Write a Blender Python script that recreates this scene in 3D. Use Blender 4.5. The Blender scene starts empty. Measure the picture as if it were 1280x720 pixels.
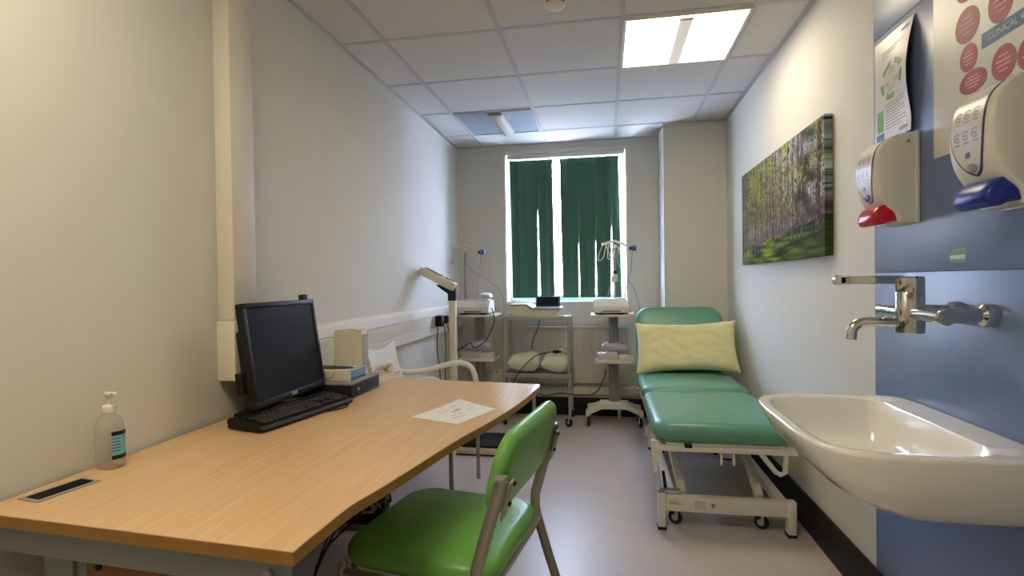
import bpy, bmesh, math, random
from mathutils import Vector, Matrix, noise
SC = bpy.context.scene
COL = SC.collection
rnd = random.Random(7)
PI = math.pi
R = math.radians

# ------------------------------------------------------------------ camera
F = 659.54
CAM = Vector((0, 0, 1.214))
yaw, pitch, roll = .1765, -.0125, -.0143
cy_, sy_, cp_, sp_ = math.cos(yaw), math.sin(yaw), math.cos(pitch), math.sin(pitch)
fwd = Vector((-sy_ * cp_, cy_ * cp_, sp_)); rt = Vector((cy_, sy_, 0)); up = rt.cross(fwd)
rt2 = rt * math.cos(roll) + up * math.sin(roll); up2 = up * math.cos(roll) - rt * math.sin(roll)
cd = bpy.data.cameras.new('camera'); cam = bpy.data.objects.new('camera', cd); COL.objects.link(cam)
mm = Matrix((rt2, up2, -fwd)).transposed().to_4x4(); mm.translation = CAM
cam.matrix_world = mm
cd.sensor_width = 36; cd.lens = 36 * F / 1280; cd.clip_start = .02
SC.camera = cam

# ------------------------------------------------------------------ materials
def lin(c):
    return tuple((v / 255 / 12.92 if v / 255 <= .04045 else ((v / 255 + .055) / 1.055) ** 2.4) for v in c)
MATS = {}
def mat(name, rgb, rough=.5, metal=0, bump=0, bscale=60, var=0, vscale=6, trans=0, emit=None, estr=0, coat=0, spec=.5, ior=1.45, alpha=1, stretch=None):
    m = bpy.data.materials.new(name); m.use_nodes = True
    nt = m.node_tree; b = nt.nodes['Principled BSDF']
    c = lin(rgb) + (1,)
    b.inputs['Base Color'].default_value = c
    b.inputs['Roughness'].default_value = rough; b.inputs['Metallic'].default_value = metal
    b.inputs['Specular IOR Level'].default_value = spec; b.inputs['IOR'].default_value = ior
    b.inputs['Transmission Weight'].default_value = trans; b.inputs['Coat Weight'].default_value = coat
    b.inputs['Alpha'].default_value = alpha
    if emit: b.inputs['Emission Color'].default_value = lin(emit) + (1,); b.inputs['Emission Strength'].default_value = estr
    if bump or var:
        tc = nt.nodes.new('ShaderNodeTexCoord')
        src = tc.outputs['Object']
        if stretch:
            mp = nt.nodes.new('ShaderNodeMapping'); mp.inputs['Scale'].default_value = stretch
            nt.links.new(src, mp.inputs['Vector']); src = mp.outputs['Vector']
    if var:
        n = nt.nodes.new('ShaderNodeTexNoise'); n.inputs['Scale'].default_value = vscale; n.inputs['Detail'].default_value = 6
        nt.links.new(src, n.inputs['Vector'])
        mx = nt.nodes.new('ShaderNodeMix'); mx.data_type = 'RGBA'
        mx.inputs['A'].default_value = tuple(v * (1 - var) for v in c[:3]) + (1,)
        mx.inputs['B'].default_value = tuple(min(1, v * (1 + var)) for v in c[:3]) + (1,)
        nt.links.new(n.outputs['Fac'], mx.inputs['Factor']); nt.links.new(mx.outputs['Result'], b.inputs['Base Color'])
    if bump:
        n2 = nt.nodes.new('ShaderNodeTexNoise'); n2.inputs['Scale'].default_value = bscale; n2.inputs['Detail'].default_value = 4
        nt.links.new(src, n2.inputs['Vector'])
        bp = nt.nodes.new('ShaderNodeBump'); bp.inputs['Strength'].default_value = bump; bp.inputs['Distance'].default_value = .004
        nt.links.new(n2.outputs['Fac'], bp.inputs['Height']); nt.links.new(bp.outputs['Normal'], b.inputs['Normal'])
    MATS[name] = m
    return m
wallm = mat('wall_paint', (214, 213, 207), .75, bump=.08, bscale=90, var=.02, vscale=2)
ceilm = mat('ceiling_tile', (206, 204, 201), .9, bump=.25, bscale=220, var=.03, vscale=30)
gridm = mat('ceiling_grid_metal', (186, 184, 188), .6)
floorm = mat('vinyl_floor', (194, 186, 184), .34, var=.06, vscale=9, bump=.03, bscale=40)
skirtm = mat('black_skirting', (13, 13, 14), .6, var=.1)
bluem = mat('blue_wall_cladding', (104, 124, 162), .32, var=.02, vscale=4)
seamm = mat('blue_cladding_joint', (70, 84, 112), .5)
whitem = mat('white_plastic', (222, 219, 210), .4, var=.02)
creamm = mat('cream_plastic', (216, 209, 188), .42, var=.02)
trunkm = mat('trunking_plastic', (216, 210, 198), .45, var=.015)
enamel = mat('white_enamel', (222, 219, 208), .35, var=.03)
chrome = mat('chrome', (215, 215, 215), .1, metal=1)
steel = mat('stainless_steel', (196, 195, 192), .3, metal=.7, var=.05)
silver = mat('silver_tube_paint', (158, 152, 144), .38, metal=.55, var=.03)
blackm = mat('black_plastic', (17, 17, 19), .5, spec=.35, var=.1, vscale=20)
keym = mat('keycap_plastic', (30, 30, 32), .5, var=.08)
screenm = mat('dark_screen', (27, 28, 31), .5, spec=.08)
rubber = mat('black_rubber', (26, 25, 25), .7)
greyplast = mat('grey_plastic', (140, 138, 138), .45)
deskgrey = mat('grey_desk_metal', (128, 132, 128), .5, var=.02)
edgem = mat('desk_edge_band', (152, 110, 52), .5, var=.08, stretch=(3, 3, 40))
darkwood = mat('modesty_panel_wood', (136, 82, 44), .5, var=.12, vscale=8, stretch=(1, 12, 12))
greenv = mat('green_vinyl', (110, 170, 80), .33, bump=.05, bscale=300, var=.03)
tealv = mat('teal_vinyl', (98, 152, 134), .3, bump=.05, bscale=300, var=.03)
pillowy = mat('yellow_cotton', (228, 222, 174), .9, bump=.3, bscale=14, var=.02)
pillowg = mat('pale_green_cotton', (212, 226, 202), .75, bump=.5, bscale=22, var=.03)
paper = mat('paper_white', (226, 224, 220), .7)
laminate = mat('laminated_paper', (206, 204, 194), .3, spec=.5)
inkg = mat('print_grey', (140, 138, 136), .6)
inkgreen = mat('print_green', (88, 136, 50), .5)
inkred = mat('print_red', (142, 12, 28), .45)
inkblue = mat('print_blue', (16, 82, 134), .45)
inklight = mat('print_pink', (224, 172, 170), .5)
ceramic = mat('white_ceramic', (240, 238, 232), .1, coat=.4)
redm = mat('red_plastic', (186, 22, 50), .25)
bluel = mat('blue_plastic', (32, 48, 140), .3)
violet = mat('violet_trim', (110, 66, 128), .45)
icong = mat('print_violet_grey', (140, 132, 166), .5)
navy = mat('navy_trim', (48, 52, 110), .45)
def gelmat():
    m = bpy.data.materials.new('clear_gel_plastic'); m.use_nodes = True
    nt = m.node_tree
    t = nt.nodes.new('ShaderNodeBsdfTransparent'); t.inputs['Color'].default_value = (.9, .91, .9, 1)
    g = nt.nodes.new('ShaderNodeBsdfPrincipled'); g.inputs['Base Color'].default_value = (.75, .75, .72, 1); g.inputs['Roughness'].default_value = .08
    lw = nt.nodes.new('ShaderNodeLayerWeight'); lw.inputs['Blend'].default_value = .3
    mr = nt.nodes.new('ShaderNodeMapRange'); mr.inputs['To Min'].default_value = .07; mr.inputs['To Max'].default_value = .55
    mx = nt.nodes.new('ShaderNodeMixShader')
    nt.links.new(lw.outputs['Facing'], mr.inputs['Value']); nt.links.new(mr.outputs['Result'], mx.inputs['Fac'])
    nt.links.new(t.outputs['BSDF'], mx.inputs[1]); nt.links.new(g.outputs['BSDF'], mx.inputs[2])
    nt.links.new(mx.outputs['Shader'], nt.nodes['Material Output'].inputs['Surface'])
    return m
gel = gelmat()
bluelabel = mat('label_cyan', (120, 186, 202), .4)
ultram = mat('ultramarine_knob', (70, 84, 160), .4)
lilacp = mat('clear_wrap', (205, 206, 222), .18, alpha=.55)
pinkbox = mat('pale_pink_card', (214, 200, 198), .6)
tissueblue = mat('tissue_blue', (126, 158, 196), .5)
darkslot = mat('dark_slot', (30, 40, 52), .6)
purplegrey = mat('dark_blue_case', (32, 30, 42), .5, spec=.3)
lampw = mat('lamp_diffuser', (240, 238, 228), .5, emit=(255, 238, 206), estr=10)
lampw2 = mat('lamp_diffuser_rear', (240, 238, 228), .5, emit=(255, 238, 206), estr=17)
lampoff = mat('lamp_diffuser_unlit', (150, 162, 176), .4)
louvrem = mat('louvre_grey', (196, 194, 198), .45)
louvrelit = mat('louvre_lit', (210, 208, 212), .45, emit=(255, 248, 240), estr=.22)
outm = mat('pale_render_outside', (214, 200, 190), .8, var=.03)
goldm = mat('tan_wheel_centre', (150, 128, 80), .5)
teald = mat('teal_tint', (120, 184, 186), .5)

def woodmat():
    m = bpy.data.materials.new('beech_laminate'); m.use_nodes = True
    nt = m.node_tree; b = nt.nodes['Principled BSDF']; b.inputs['Roughness'].default_value = .27
    tc = nt.nodes.new('ShaderNodeTexCoord'); mp = nt.nodes.new('ShaderNodeMapping'); mp.inputs['Scale'].default_value = (70, 2.0, 10)
    n = nt.nodes.new('ShaderNodeTexNoise'); n.inputs['Scale'].default_value = 1.6; n.inputs['Detail'].default_value = 8; n.inputs['Distortion'].default_value = .3
    cr = nt.nodes.new('ShaderNodeValToRGB')
    cr.color_ramp.elements[0].position = .3; cr.color_ramp.elements[0].color = lin((202, 166, 122)) + (1,)
    cr.color_ramp.elements[1].position = .7; cr.color_ramp.elements[1].color = lin((213, 179, 136)) + (1,)
    nt.links.new(tc.outputs['Object'], mp.inputs['Vector']); nt.links.new(mp.outputs['Vector'], n.inputs['Vector'])
    nt.links.new(n.outputs['Fac'], cr.inputs['Fac']); nt.links.new(cr.outputs['Color'], b.inputs['Base Color'])
    return m
wood = woodmat()
def blindmat():
    m = bpy.data.materials.new('green_blind_fabric'); m.use_nodes = True
    nt = m.node_tree; b = nt.nodes['Principled BSDF']; b.inputs['Roughness'].default_value = .8
    b.inputs['Base Color'].default_value = lin((44, 80, 60)) + (1,)
    t = nt.nodes.new('ShaderNodeBsdfTranslucent'); t.inputs['Color'].default_value = lin((60, 130, 110)) + (1,)
    mx = nt.nodes.new('ShaderNodeMixShader'); mx.inputs['Fac'].default_value = .025
    nt.links.new(b.outputs['BSDF'], mx.inputs[1]); nt.links.new(t.outputs['BSDF'], mx.inputs[2])
    nt.links.new(mx.outputs['Shader'], nt.nodes['Material Output'].inputs['Surface'])
    return m
blindm = blindmat()
def glassmat():
    m = bpy.data.materials.new('window_glass'); m.use_nodes = True
    nt = m.node_tree
    t = nt.nodes.new('ShaderNodeBsdfTransparent'); g = nt.nodes.new('ShaderNodeBsdfGlossy'); g.inputs['Roughness'].default_value = .02
    mx = nt.nodes.new('ShaderNodeMixShader'); mx.inputs['Fac'].default_value = .06
    nt.links.new(t.outputs['BSDF'], mx.inputs[1]); nt.links.new(g.outputs['BSDF'], mx.inputs[2])
    nt.links.new(mx.outputs['Shader'], nt.nodes['Material Output'].inputs['Surface'])
    return m
glassm = glassmat()
def picmat():
    m = bpy.data.materials.new('forest_print'); m.use_nodes = True
    nt = m.node_tree; b = nt.nodes['Principled BSDF']; b.inputs['Roughness'].default_value = .85; b.inputs['Specular IOR Level'].default_value = .1
    a = nt.nodes.new('ShaderNodeAttribute'); a.attribute_name = 'print'
    nt.links.new(a.outputs['Color'], b.inputs['Base Color'])
    return m
picm = picmat()

# ------------------------------------------------------------------ mesh builder
class M:
    def __init__(s): s.bm = bmesh.new()
    def _merge(s, b, mtx=None):
        me = bpy.data.meshes.new('tmp'); 
        if mtx is not None: b.transform(mtx)
        b.to_mesh(me); b.free(); s.bm.from_mesh(me); bpy.data.meshes.remove(me); return s
    def box(s, x0, x1, y0, y1, z0, z1, bev=0, seg=2, mtx=None):
        b = bmesh.new(); bmesh.ops.create_cube(b, size=1)
        for v in b.verts: v.co = Vector(((x0 + x1) / 2 + v.co.x * (x1 - x0), (y0 + y1) / 2 + v.co.y * (y1 - y0), (z0 + z1) / 2 + v.co.z * (z1 - z0)))
        if bev: bmesh.ops.bevel(b, geom=b.edges[:], offset=min(bev, .49 * min(abs(x1 - x0), abs(y1 - y0), abs(z1 - z0))), segments=seg, profile=.5, affect='EDGES')
        return s._merge(b, mtx)
    def loft(s, rings, cap=True, closed=True, mtx=None):
        b = bmesh.new(); vs = [[b.verts.new(p) for p in r] for r in rings]
        n = len(rings[0])
        for a, c in zip(vs, vs[1:]):
            for i in range(n if closed else n - 1):
                j = (i + 1) % n
                b.faces.new((a[i], a[j], c[j], c[i]))
        if cap and closed:
            b.faces.new(vs[0][::-1]); b.faces.new(vs[-1])
        return s._merge(b, mtx)
    def cyl(s, p0, p1, r, r2=None, seg=20, mtx=None):
        p0, p1 = Vector(p0), Vector(p1); d = (p1 - p0).normalized()
        a = d.orthogonal().normalized(); c = d.cross(a); r2 = r if r2 is None else r2
        mk = lambda p, q: [p + (a * math.cos(t * 2 * PI / seg) + c * math.sin(t * 2 * PI / seg)) * q for t in range(seg)]
        return s.loft([mk(p0, r), mk(p1, r2)], mtx=mtx)
    def tube(s, pts, r, seg=10, smooth=0, mtx=None, ry=None, closed=False, side=None):
        P = [Vector(p) for p in pts]
        if smooth:
            Q = []
            for i in range(len(P) - 1):
                a, b_, c, d = P[max(i - 1, 0)], P[i], P[i + 1], P[min(i + 2, len(P) - 1)]
                for k in range(smooth):
                    t = k / smooth
                    Q.append(.5 * ((2 * b_) + (c - a) * t + (2 * a - 5 * b_ + 4 * c - d) * t * t + (3 * b_ - a - 3 * c + d) * t ** 3))
            P = Q + [P[-1]]
        rings = []; nrm = None
        for i, p in enumerate(P):
            d = (P[min(i + 1, len(P) - 1)] - P[max(i - 1, 0)])
            d = d.normalized() if d.length > 1e-9 else Vector((0, 0, 1))
            if nrm is None: nrm = (Vector(side) - d * d.dot(Vector(side))).normalized() if side else d.orthogonal().normalized()
            else:
                nrm = nrm - d * nrm.dot(d); nrm = nrm.normalized() if nrm.length > 1e-6 else d.orthogonal().normalized()
            c = d.cross(nrm)
            rr = r[i] if isinstance(r, (list, tuple)) and not smooth else (r if not isinstance(r, (list, tuple)) else r[0])
            rb = ry if ry else rr
            rings.append([p + nrm * (rr * math.cos(2 * PI * k / seg)) + c * (rb * math.sin(2 * PI * k / seg)) for k in range(seg)])
        return s.loft(rings, mtx=mtx)
    def lathe(s, prof, seg=28, mtx=None, sx=1, sy=1):
        rings = [[Vector((max(r, 1e-5) * sx * math.cos(2 * PI * k / seg), max(r, 1e-5) * sy * math.sin(2 * PI * k / seg), z)) for k in range(seg)] for r, z in prof]
        return s.loft(rings, mtx=mtx)
    def prism(s, poly, z0, z1, bev=0, mtx=None, seg=2):
        b = bmesh.new(); v0 = [b.verts.new((x, y, z0)) for x, y in poly]; v1 = [b.verts.new((x, y, z1)) for x, y in poly]
        n = len(poly)
        for i in range(n): b.faces.new((v0[i], v0[(i + 1) % n], v1[(i + 1) % n], v1[i]))
        b.faces.new(v0[::-1]); b.faces.new(v1)
        if bev:
            es = [e for e in b.edges if abs(e.verts[0].co.z - e.verts[1].co.z) < 1e-6]
            bmesh.ops.bevel(b, geom=es, offset=bev, segments=seg, profile=.5, affect='EDGES')
        return s._merge(b, mtx)
    def pad(s, cx, cy, hx, hy, z0, z1, rc=.06, r=.02, dome=.006, pw=None, mtx=None, n=12, edge=None):
        # upholstered pad: rounded-rectangle outline, rounded edges, slightly domed top
        def outline(ins):
            o = []; q = max(rc - ins * .6, .004)
            for sx, sy, a0 in ((1, 1, 0), (-1, 1, 90), (-1, -1, 180), (1, -1, 270)):
                for k in range(n + 1):
                    a = R(a0 + 90 * k / n)
                    o.append((cx + sx * (hx - ins - q) + q * math.cos(a), cy + sy * (hy - ins - q) + q * math.sin(a)))
            return o
        rings = []
        for k in range(5):
            a = R(-90 + 90 * k / 4); rings.append([Vector((x, y, z0 + r + r * math.sin(a))) for x, y in outline(r - r * math.cos(a))])
        for k in range(1, 7):
            a = R(90 * k / 6); rings.append([Vector((x, y, z1 - dome - r + r * math.sin(a))) for x, y in outline(r - r * math.cos(a))])
        h = min(hx, hy)
        for f in (.15, .35, .6, .85):
            ins = r + (h - r - .003) * f
            rings.append([Vector((x, y, z1 - dome + dome * math.sin(f * PI / 2))) for x, y in outline(ins)])
        return s.loft(rings, mtx=mtx)
    def sheet(s, fn, nu, nv, th, mtx=None):
        # curved sheet of real thickness: fn(u,v) -> point
        P = [[Vector(fn(i / nu, j / nv)) for j in range(nv + 1)] for i in range(nu + 1)]
        b = bmesh.new(); A = []; B = []
        for i in range(nu + 1):
            ra, rb = [], []
            for j in range(nv + 1):
                du = P[min(i + 1, nu)][j] - P[max(i - 1, 0)][j]; dv = P[i][min(j + 1, nv)] - P[i][max(j - 1, 0)]
                nn = du.cross(dv); nn = nn.normalized() if nn.length > 1e-12 else Vector((0, 0, 1))
                ra.append(b.verts.new(P[i][j] + nn * th / 2)); rb.append(b.verts.new(P[i][j] - nn * th / 2))
            A.append(ra); B.append(rb)
        for i in range(nu):
            for j in range(nv):
                b.faces.new((A[i][j], A[i + 1][j], A[i + 1][j + 1], A[i][j + 1])); b.faces.new((B[i][j], B[i][j + 1], B[i + 1][j + 1], B[i + 1][j]))
        for i in range(nu):
            b.faces.new((A[i][0], B[i][0], B[i + 1][0], A[i + 1][0])); b.faces.new((A[i][nv], A[i + 1][nv], B[i + 1][nv], B[i][nv]))
        for j in range(nv):
            b.faces.new((A[0][j], A[0][j + 1], B[0][j + 1], B[0][j])); b.faces.new((A[nu][j], B[nu][j], B[nu][j + 1], A[nu][j + 1]))
        return s._merge(b, mtx)
    def pillow(s, hx, hy, h, mtx=None, n=26, seed=0, pinch=.1, amp=.006):
        rows = []
        for sgn in (1, -1):
            pts = []
            for i in range(n + 1):
                row = []
                for j in range(n + 1):
                    u = -1 + 2 * i / n; v = -1 + 2 * j / n
                    x = hx * u * (1 - pinch * (1 - v * v) * (abs(u) ** 3) * .35); y = hy * v * (1 - pinch * (1 - u * u) * (abs(v) ** 3))
                    t = max(0, (1 - u ** 4)) ** .55 * max(0, (1 - v ** 4)) ** .55
                    z = sgn * h * t
                    k = noise.noise(Vector((x * 7 + seed, y * 9, sgn))) * amp + noise.noise(Vector((x * 18, y * 22 + seed, sgn * 3))) * amp * .5
                    row.append(Vector((x, y, z + k * (.25 + t))))
                pts.append(row)
            rows.append(pts)
        b = bmesh.new()
        T = [[b.verts.new(p) for p in r] for r in rows[0]]
        Bv = [[(T[i][j] if i in (0, n) or j in (0, n) else b.verts.new(rows[1][i][j])) for j in range(n + 1)] for i in range(n + 1)]
        for i in range(n):
            for j in range(n):
                b.faces.new((T[i][j], T[i + 1][j], T[i + 1][j + 1], T[i][j + 1]))
                try: b.faces.new((Bv[i][j], Bv[i][j + 1], Bv[i + 1][j + 1], Bv[i + 1][j]))
                except ValueError: pass
        return s._merge(b, mtx)
    def text(s, body, size, mtx, depth=.0006, align='CENTER'):
        cu = bpy.data.curves.new('t', 'FONT'); cu.body = body; cu.size = size; cu.extrude = depth; cu.align_x = align; cu.align_y = 'CENTER'; cu.resolution_u = 2
        o = bpy.data.objects.new('t', cu); COL.objects.link(o)
        dg = bpy.context.evaluated_depsgraph_get(); me = bpy.data.meshes.new_from_object(o.evaluated_get(dg))
        me.transform(mtx); s.bm.from_mesh(me)
        bpy.data.objects.remove(o); bpy.data.curves.remove(cu); bpy.data.meshes.remove(me)
        return s

ROOTM = {}
def obj(name, mb, m, parent=None, root=None, ang=35, world=False, flat=False):
    # local coordinates of the thing; world=True when the points were laid out in room coordinates
    if parent is not None:
        r = parent
        while r.parent is not None: r = r.parent
        if world and r.name in ROOTM: mb.bm.transform(ROOTM[r.name].inverted())
    bmesh.ops.recalc_face_normals(mb.bm, faces=mb.bm.faces[:])
    me = bpy.data.meshes.new(name); mb.bm.to_mesh(me); mb.bm.free()
    me.materials.append(m)
    if not flat:
        me.polygons.foreach_set('use_smooth', [True] * len(me.polygons)); me.set_sharp_from_angle(angle=R(ang))
    o = bpy.data.objects.new(name, me); COL.objects.link(o)
    if parent is not None: o.parent = parent
    return o
def thing(name, label, cat, loc=(0, 0, 0), rz=0, group=None):
    o = bpy.data.objects.new(name, None); COL.objects.link(o); o.empty_display_size = .1
    o.location = loc; o.rotation_euler = (0, 0, rz)
    o['label'] = label; o['category'] = cat
    if group: o['group'] = group
    ROOTM[o.name] = Matrix.Translation(Vector(loc)) @ Matrix.Rotation(rz, 4, 'Z')
    return o
def tag(o, label, cat, group=None):
    o['label'] = label; o['category'] = cat
    if group: o['group'] = group
    return o
def struct(name, mb, m, flat=False):
    o = obj(name, mb, m, flat=flat); o['kind'] = 'structure'; return o
def copy_tree(o, parent=None):
    c = o.copy(); COL.objects.link(c)
    if parent is not None: c.parent = parent
    for ch in o.children: copy_tree(ch, c)
    return c
def dup(root, loc, rz, label):
    c = copy_tree(root); c.location = loc; c.rotation_euler = (0, 0, rz); c['label'] = label
    ROOTM[c.name] = Matrix.Translation(Vector(loc)) @ Matrix.Rotation(rz, 4, 'Z')
    return c
def T(x, y, z, rx=0, ry=0, rz=0):
    return Matrix.Translation((x, y, z)) @ Matrix.Rotation(rz, 4, 'Z') @ Matrix.Rotation(ry, 4, 'Y') @ Matrix.Rotation(rx, 4, 'X')
def basis(o, x, y, z):
    m = Matrix((Vector(x), Vector(y), Vector(z))).transposed().to_4x4(); m.translation = Vector(o); return m

# ------------------------------------------------------------------ room shell
XL, XR, YB, YF, ZC = -1.36, .945, 4.778, -1.3, 2.463
WX0, WX1, WZ0, WZ1 = -.895, .178, 1.03, 2.372
WT = .22
struct('floor', M().box(XL - .1, XR + .1, YF - .1, YB + WT, -.1, 0), floorm, flat=True)
struct('ceiling', M().box(XL - .1, XR + .1, YF - .1, YB + WT, ZC, ZC + .1), ceilm, flat=True)
struct('wall_left', M().box(XL - .1, XL, YF - .1, YB + WT, 0, ZC), wallm, flat=True)
struct('wall_right', M().box(XR, XR + .1, YF - .1, YB + WT, 0, ZC), wallm, flat=True)
struct('wall_front', M().box(XL, XR, YF - .1, YF, 0, ZC), wallm, flat=True)
b = M()
b.box(XL, WX0, YB, YB + WT, 0, ZC).box(WX1, XR, YB, YB + WT, 0, ZC).box(WX0, WX1, YB, YB + WT, 0, WZ0).box(WX0, WX1, YB, YB + WT, WZ1, ZC)
struct('wall_back', b, wallm, flat=True)
struct('wall_pier', M().box(.465, XR, 4.405, YB, 0, ZC), wallm, flat=True)
# ceiling grid of T-bars (600 mm module)
b = M(); gx = [-1.109 + .6 * k for k in range(4)]; gy = [2.58 + .6 * k for k in range(-6, 4)]
for x in gx: b.box(x - .012, x + .012, YF, YB, ZC - .004, ZC)
for y in gy: b.box(XL, XR, y - .012, y + .012, ZC - .0035, ZC)
b.box(XL, XL + .02, YF, YB, ZC - .005, ZC).box(XR - .022, XR, YF, YB, ZC - .005, ZC).box(XL, .465, YB - .02, YB, ZC - .005, ZC).box(.465, XR, 4.385, 4.405, ZC - .005, ZC)
struct('trim_1', b, gridm, flat=True)
# black skirting, coved
struct('baseboard_right', M().box(XR - .016, XR, YF, 4.405, 0, .168, .004), skirtm)
struct('baseboard_left', M().box(XL, XL + .016, YF, YB, 0, .16, .004), skirtm)
struct('baseboard_back', M().box(XL + .016, .465, YB - .016, YB, 0, .16, .004).box(.449, .465, 4.405, YB - .016, 0, .16, .004).box(.449, XR - .016, 4.389, 4.405, 0, .16, .004), skirtm)
# blue hygienic cladding on the right wall
b = M()
b.box(XR - .005, XR, .95, 2.072, .17, 1.224, .001).box(XR - .005, XR, .95, 2.072, 1.227, 2.036, .001).box(XR - .005, XR, .95, 2.072, 2.039, ZC - .005, .001)
struct('wall_right_cladding', b, bluem)
struct('trim_2', M().box(XR - .0035, XR, .951, 2.071, 1.223, 1.228).box(XR - .0035, XR, .951, 2.071, 2.035, 2.040), seamm)
XP = XR - .005
# boxed pipe casing and vertical trunking on the left wall
struct('trim_3', M().box(XL, XL + .068, 1.66, 1.785, 1.09, ZC - .005, .006), trunkm)
struct('trim_4', M().box(XL, XL + .075, 1.65, 1.80, .875, 1.09, .008), trunkm)

# window
win = bpy.data.objects.new('window_1', None); COL.objects.link(win); win['kind'] = 'structure'
yw = YB + .15
b = M()
for x in (WX0, WX1 - .05): b.box(x, x + .05, yw, yw + .06, WZ0, WZ1, .004)
b.box(WX0 + .05, WX1 - .05, yw, yw + .06, WZ0, WZ0 + .055, .004).box(WX0 + .05, WX1 - .05, yw, yw + .06, WZ1 - .05, WZ1, .004)
obj('window_frame', b, whitem, win)
obj('glazing', M().box(WX0 + .05, WX1 - .05, yw + .025, yw + .031, WZ0 + .055, WZ1 - .05), glassm, win)
obj('window_sill', M().box(WX0 - .012, WX1 + .012, YB - .022, yw, WZ0 - .026, WZ0, .005), whitem, win)
b = M(); b.box(WX0 - .03, WX0, YB - .009, YB, WZ0 - .024, WZ1 + .03, .003).box(WX1, WX1 + .03, YB - .009, YB, WZ0 - .024, WZ1 + .03, .003).box(WX0, WX1, YB - .009, YB, WZ1, WZ1 + .03, .003)
obj('architrave', b, whitem, win)

# vertical blind
bl = thing('vertical_blind', 'dark green vertical blind hanging in the window with a bright gap left of centre', 'blind', (-.36, YB + .03, WZ1))
hb = M().box(WX0 + .012, WX1 - .004, YB + .005, YB + .045, WZ1 - .042, WZ1 - .002, .006)
for x in (-.80, .095): hb.box(x - .02, x + .02, YB - .004, YB + .02, WZ1 - .026, WZ1 - .012, .002)
obj('head_rail', hb, whitem, bl, world=True)
def wx(px): return WX0 + (px - 632.3) / 142.5
VN = [(637, 648.5, 639, 650, -18), (646, 660.5, 648, 661.5, 0), (658, 674, 660.5, 672.3, 0), (672, 686, 675.6, 688, 0), (683.5, 693.2, 686, 694.3, 0),
      (702.3, 714, 704.5, 716.5, 0), (712, 726, 714.5, 725.4, 0), (723.5, 737, 727, 740.5, 0), (735, 749, 737, 746.3, 0), (746, 760, 748.4, 762, 0), (757.5, 769, 760, 766, 0), (766, 777.2, 769.2, 779, 0)]
for k, (a, c, d, e, ang) in enumerate(VN):
    yk = YB + .028 + (.007 if k % 2 else 0)
    zt, zb = WZ1 - .052, WZ0 + .03
    dy = .02 if k == 0 else 0
    def fn(u, v, a=a, c=c, d=d, e=e, yk=yk, dy=dy):
        x0 = a + (d - a) * v; x1 = c + (e - c) * v
        return (wx(x0 + (x1 - x0) * u), yk + dy * (u - .5) - .003 * math.sin(u * PI), zt + (zb - zt) * v)
    v = obj('vane', M().sheet(fn, 4, 8, .0012), blindm, bl, world=True)
    xm = wx((a + c) / 2)
    obj('hanger', M().box(xm - .008, xm + .008, yk - .002, yk + .002, zt - .004, WZ1 - .04, .001), whitem, v, world=True)
# far building and daylight
ob = obj('building', M().box(-9, 6, 14, 15, -3, 2.55).box(-9, 6, 13.95, 14, 2.47, 2.6).box(-9, 6, 13.96, 14, 1.2, 1.24).box(-9, 6, 13.96, 14, .2, .24), outm, flat=True)
tag(ob, 'pale building outside seen through the gap in the green blind', 'building')

# ------------------------------------------------------------------ ceiling fittings
def light_on(cx, cy, label, lampw=lampw):
    t = thing('ceiling_light', label, 'ceiling light', (cx, cy, ZC), 0, 'square ceiling lights')
    h = .292; z0, z1 = -.014, -.0045
    f = M().box(-h, h, -h, -h + .014, z0, z1, .002).box(-h, h, h - .014, h, z0, z1, .002).box(-h, -h + .014, -h + .014, h - .014, z0, z1, .002).box(h - .014, h, -h + .014, h - .014, z0, z1, .002)
    obj('frame', f, whitem, t)
    obj('diffuser', M().box(-h + .014, -.034, -h + .014, h - .014, -.011, -.0055).box(.034, h - .014, -h + .014, h - .014, -.011, -.0055).box(-.034, .034, -h + .014, -.262, -.011, -.0055).box(-.034, .034, .262, h - .014, -.011, -.0055), lampw, t)
    l = M().box(-.032, .032, -.26, .26, -.022, -.006, .004)
    for k in range(40):
        y = -.25 + .5 * k / 39; l.box(-.027, .027, y - .002, y + .002, -.0245, -.021)
    obj('louvre', l, louvrelit, t)
    obj('end_cap', M().box(-.033, .033, -.268, -.26, -.026, -.006, .002), greyplast, t)
    return t
light_on(.391, 2.88, 'lit square ceiling light panel in the middle of the ceiling')
light_on(-.809, .48, 'lit square ceiling light panel nearest the viewer end of the room', lampw2)
t = thing('ceiling_light', 'unlit grey ceiling light with angled reflectors near the window', 'ceiling light', (-.809, 4.08, ZC), 0)
h = .29
obj('frame', M().box(-h, h, -h, -h + .016, -.012, -.0045, .002).box(-h, h, h - .016, h, -.012, -.0045, .002).box(-h, -h + .016, -h + .016, h - .016, -.012, -.0045, .002).box(h - .016, h, -h + .016, h - .016, -.012, -.0045, .002), gridm, t)
obj('diffuser', M().box(-h + .016, -.03, -h + .016, h - .016, -.008, -.005), lampoff, t); obj('diffuser', M().box(.075, h - .016, -h + .016, h - .016, -.008, -.005), lampoff, t)
obj('reflector', M().sheet(lambda u, v: (.075 - .022 * u, -.25 + .5 * v, -.008 - .03 * math.sin(u * PI / 2)), 6, 4, .002), whitem, t)
obj('reflector', M().sheet(lambda u, v: (-.03 + .05 * u, -.25 + .5 * v, -.008 - .036 * math.sin(u * PI / 2)), 6, 4, .002), creamm, t)
obj('tube_cover', M().box(-.002, .052, -.25, .25, -.03, -.006, .004), whitem, t)
obj('end_cap', M().box(-.034, .06, -.274, -.25, -.024, -.005, .002), greyplast, t)
t = thing('smoke_detector', 'round white smoke detector at the top edge of the ceiling', 'smoke detector', (-.207, 2.35, ZC))
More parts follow.
